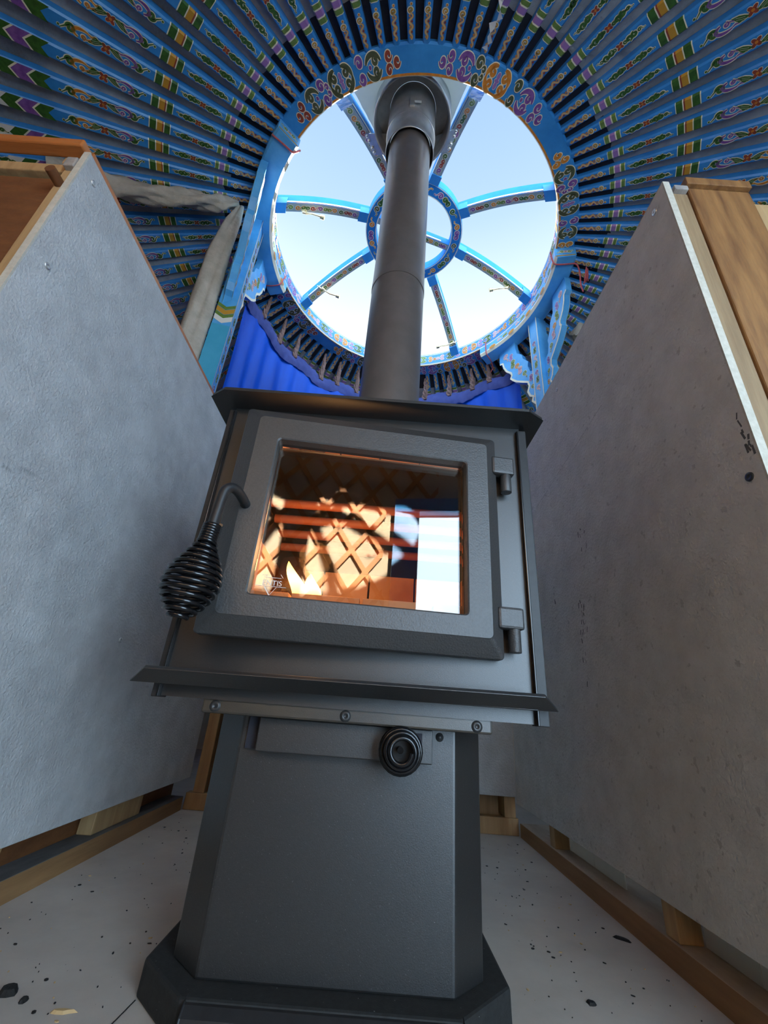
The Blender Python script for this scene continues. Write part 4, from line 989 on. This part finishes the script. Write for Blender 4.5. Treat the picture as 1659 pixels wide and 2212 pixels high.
# ------------------------------------------------------------------ daylight
w = bpy.data.worlds.new('sky'); SC.world = w; w.use_nodes = True
nt = w.node_tree; nt.nodes.clear(); N, Lk = nt.nodes.new, nt.links.new
out = N('ShaderNodeOutputWorld'); bg = N('ShaderNodeBackground'); Lk(bg.outputs[0], out.inputs[0])
tc = N('ShaderNodeTexCoord'); sep = N('ShaderNodeSeparateXYZ'); Lk(tc.outputs['Generated'], sep.inputs[0])
ramp = N('ShaderNodeValToRGB'); e = ramp.color_ramp.elements
e[0].position = .62; e[0].color = (.76, .78, .80, 1); e[1].position = .97; e[1].color = (.215, .345, .56, 1)
k = e.new(.76); k.color = (.55, .65, .69, 1); k = e.new(.86); k.color = (.325, .455, .61, 1)
Lk(sep.outputs[2], ramp.inputs[0])
vm = N('ShaderNodeVectorMath'); vm.operation = 'DOT_PRODUCT'; rv = Vector((.34, -1.0, .30)).normalized(); vm.inputs[1].default_value = rv
Lk(tc.outputs['Generated'], vm.inputs[0])
mr = N('ShaderNodeMapRange'); mr.interpolation_type = 'SMOOTHSTEP'
mr.inputs['From Min'].default_value = .10; mr.inputs['From Max'].default_value = .75
mr.inputs['To Min'].default_value = 1.0; mr.inputs['To Max'].default_value = 6.0
Lk(vm.outputs['Value'], mr.inputs[0])
mxc = N('ShaderNodeMix'); mxc.data_type = 'RGBA'
mr2 = N('ShaderNodeMapRange'); mr2.inputs['From Min'].default_value = .1; mr2.inputs['From Max'].default_value = .5
Lk(vm.outputs['Value'], mr2.inputs[0]); Lk(mr2.outputs[0], mxc.inputs[0]); Lk(ramp.outputs[0], mxc.inputs[6]); mxc.inputs[7].default_value = (.56, .78, 1.0, 1)
mz = N('ShaderNodeMapRange'); mz.interpolation_type = 'SMOOTHSTEP'; mz.inputs['From Min'].default_value = .45; mz.inputs['From Max'].default_value = .85
mz.inputs['To Min'].default_value = 1.0; mz.inputs['To Max'].default_value = .22; Lk(sep.outputs[2], mz.inputs[0])
ml = N('ShaderNodeMath'); ml.operation = 'MULTIPLY'; Lk(mr.outputs[0], ml.inputs[0]); Lk(mz.outputs[0], ml.inputs[1])
mm = N('ShaderNodeMath'); mm.operation = 'MAXIMUM'; mm.inputs[1].default_value = 1.0; Lk(ml.outputs[0], mm.inputs[0])
Lk(mxc.outputs[2], bg.inputs[0]); Lk(mm.outputs[0], bg.inputs[1])
def portal(name, loc, sx, sy, rot):
    l = bpy.data.lights.new(name, 'AREA'); l.shape = 'RECTANGLE'; l.size = sx; l.size_y = sy
    l.cycles.is_portal = True
    o = bpy.data.objects.new(name, l); COL.objects.link(o); o.location = loc; o.rotation_euler = rot
dm = ringp((DA0 + DA1) / 2, RW - .01, (FL + DTOP) / 2, False)
portal('door_portal', dm, .80, DTOP - FL + .05, (PI / 2, 0, PI - 0.0 + (DA0 + DA1) / 2))
sl = bpy.data.lights.new('sun', 'SUN'); sl.energy = 25; sl.color = (1, .93, .82); sl.angle = rad(.6)
so = bpy.data.objects.new('sun', sl); COL.objects.link(so); so.location = (0, 4, 5); so.rotation_euler = Vector((.10, 1.0, .52)).to_track_quat('Z', 'Y').to_euler()
portal('crown_portal', (RC.x, RC.y, 2.30), 1.40, 1.40, (0, 0, 0))

# ------------------------------------------------------------------ camera
cd = bpy.data.cameras.new('camera'); cam = bpy.data.objects.new('camera', cd); COL.objects.link(cam); SC.camera = cam
cd.sensor_fit = 'HORIZONTAL'; cd.sensor_width = 36; cd.lens = 912.885 / 1659 * 36; cd.clip_start = .01
r = Vector((0.9971259, -0.0260203, 0.0711533)); u = Vector((-0.0754917, -0.4204821, 0.9041547)); f = Vector((-0.0063923, 0.9069276, 0.4212379))
cam.matrix_world = Matrix(((r.x, u.x, -f.x, 0), (r.y, u.y, -f.y, 0), (r.z, u.z, -f.z, 0), (0, 0, 0, 1)))
SC.view_settings.view_transform = 'Standard'; SC.view_settings.look = 'None'; SC.view_settings.exposure = 0.85; SC.view_settings.gamma = 1.0
SC.view_settings.use_curve_mapping = False
SC.render.engine = 'CYCLES'
SC.cycles.use_denoising = True
SC.cycles.max_bounces = 10; SC.cycles.diffuse_bounces = 6; SC.cycles.glossy_bounces = 5; SC.cycles.transparent_max_bounces = 12
SC.cycles.sample_clamp_indirect = 8.0
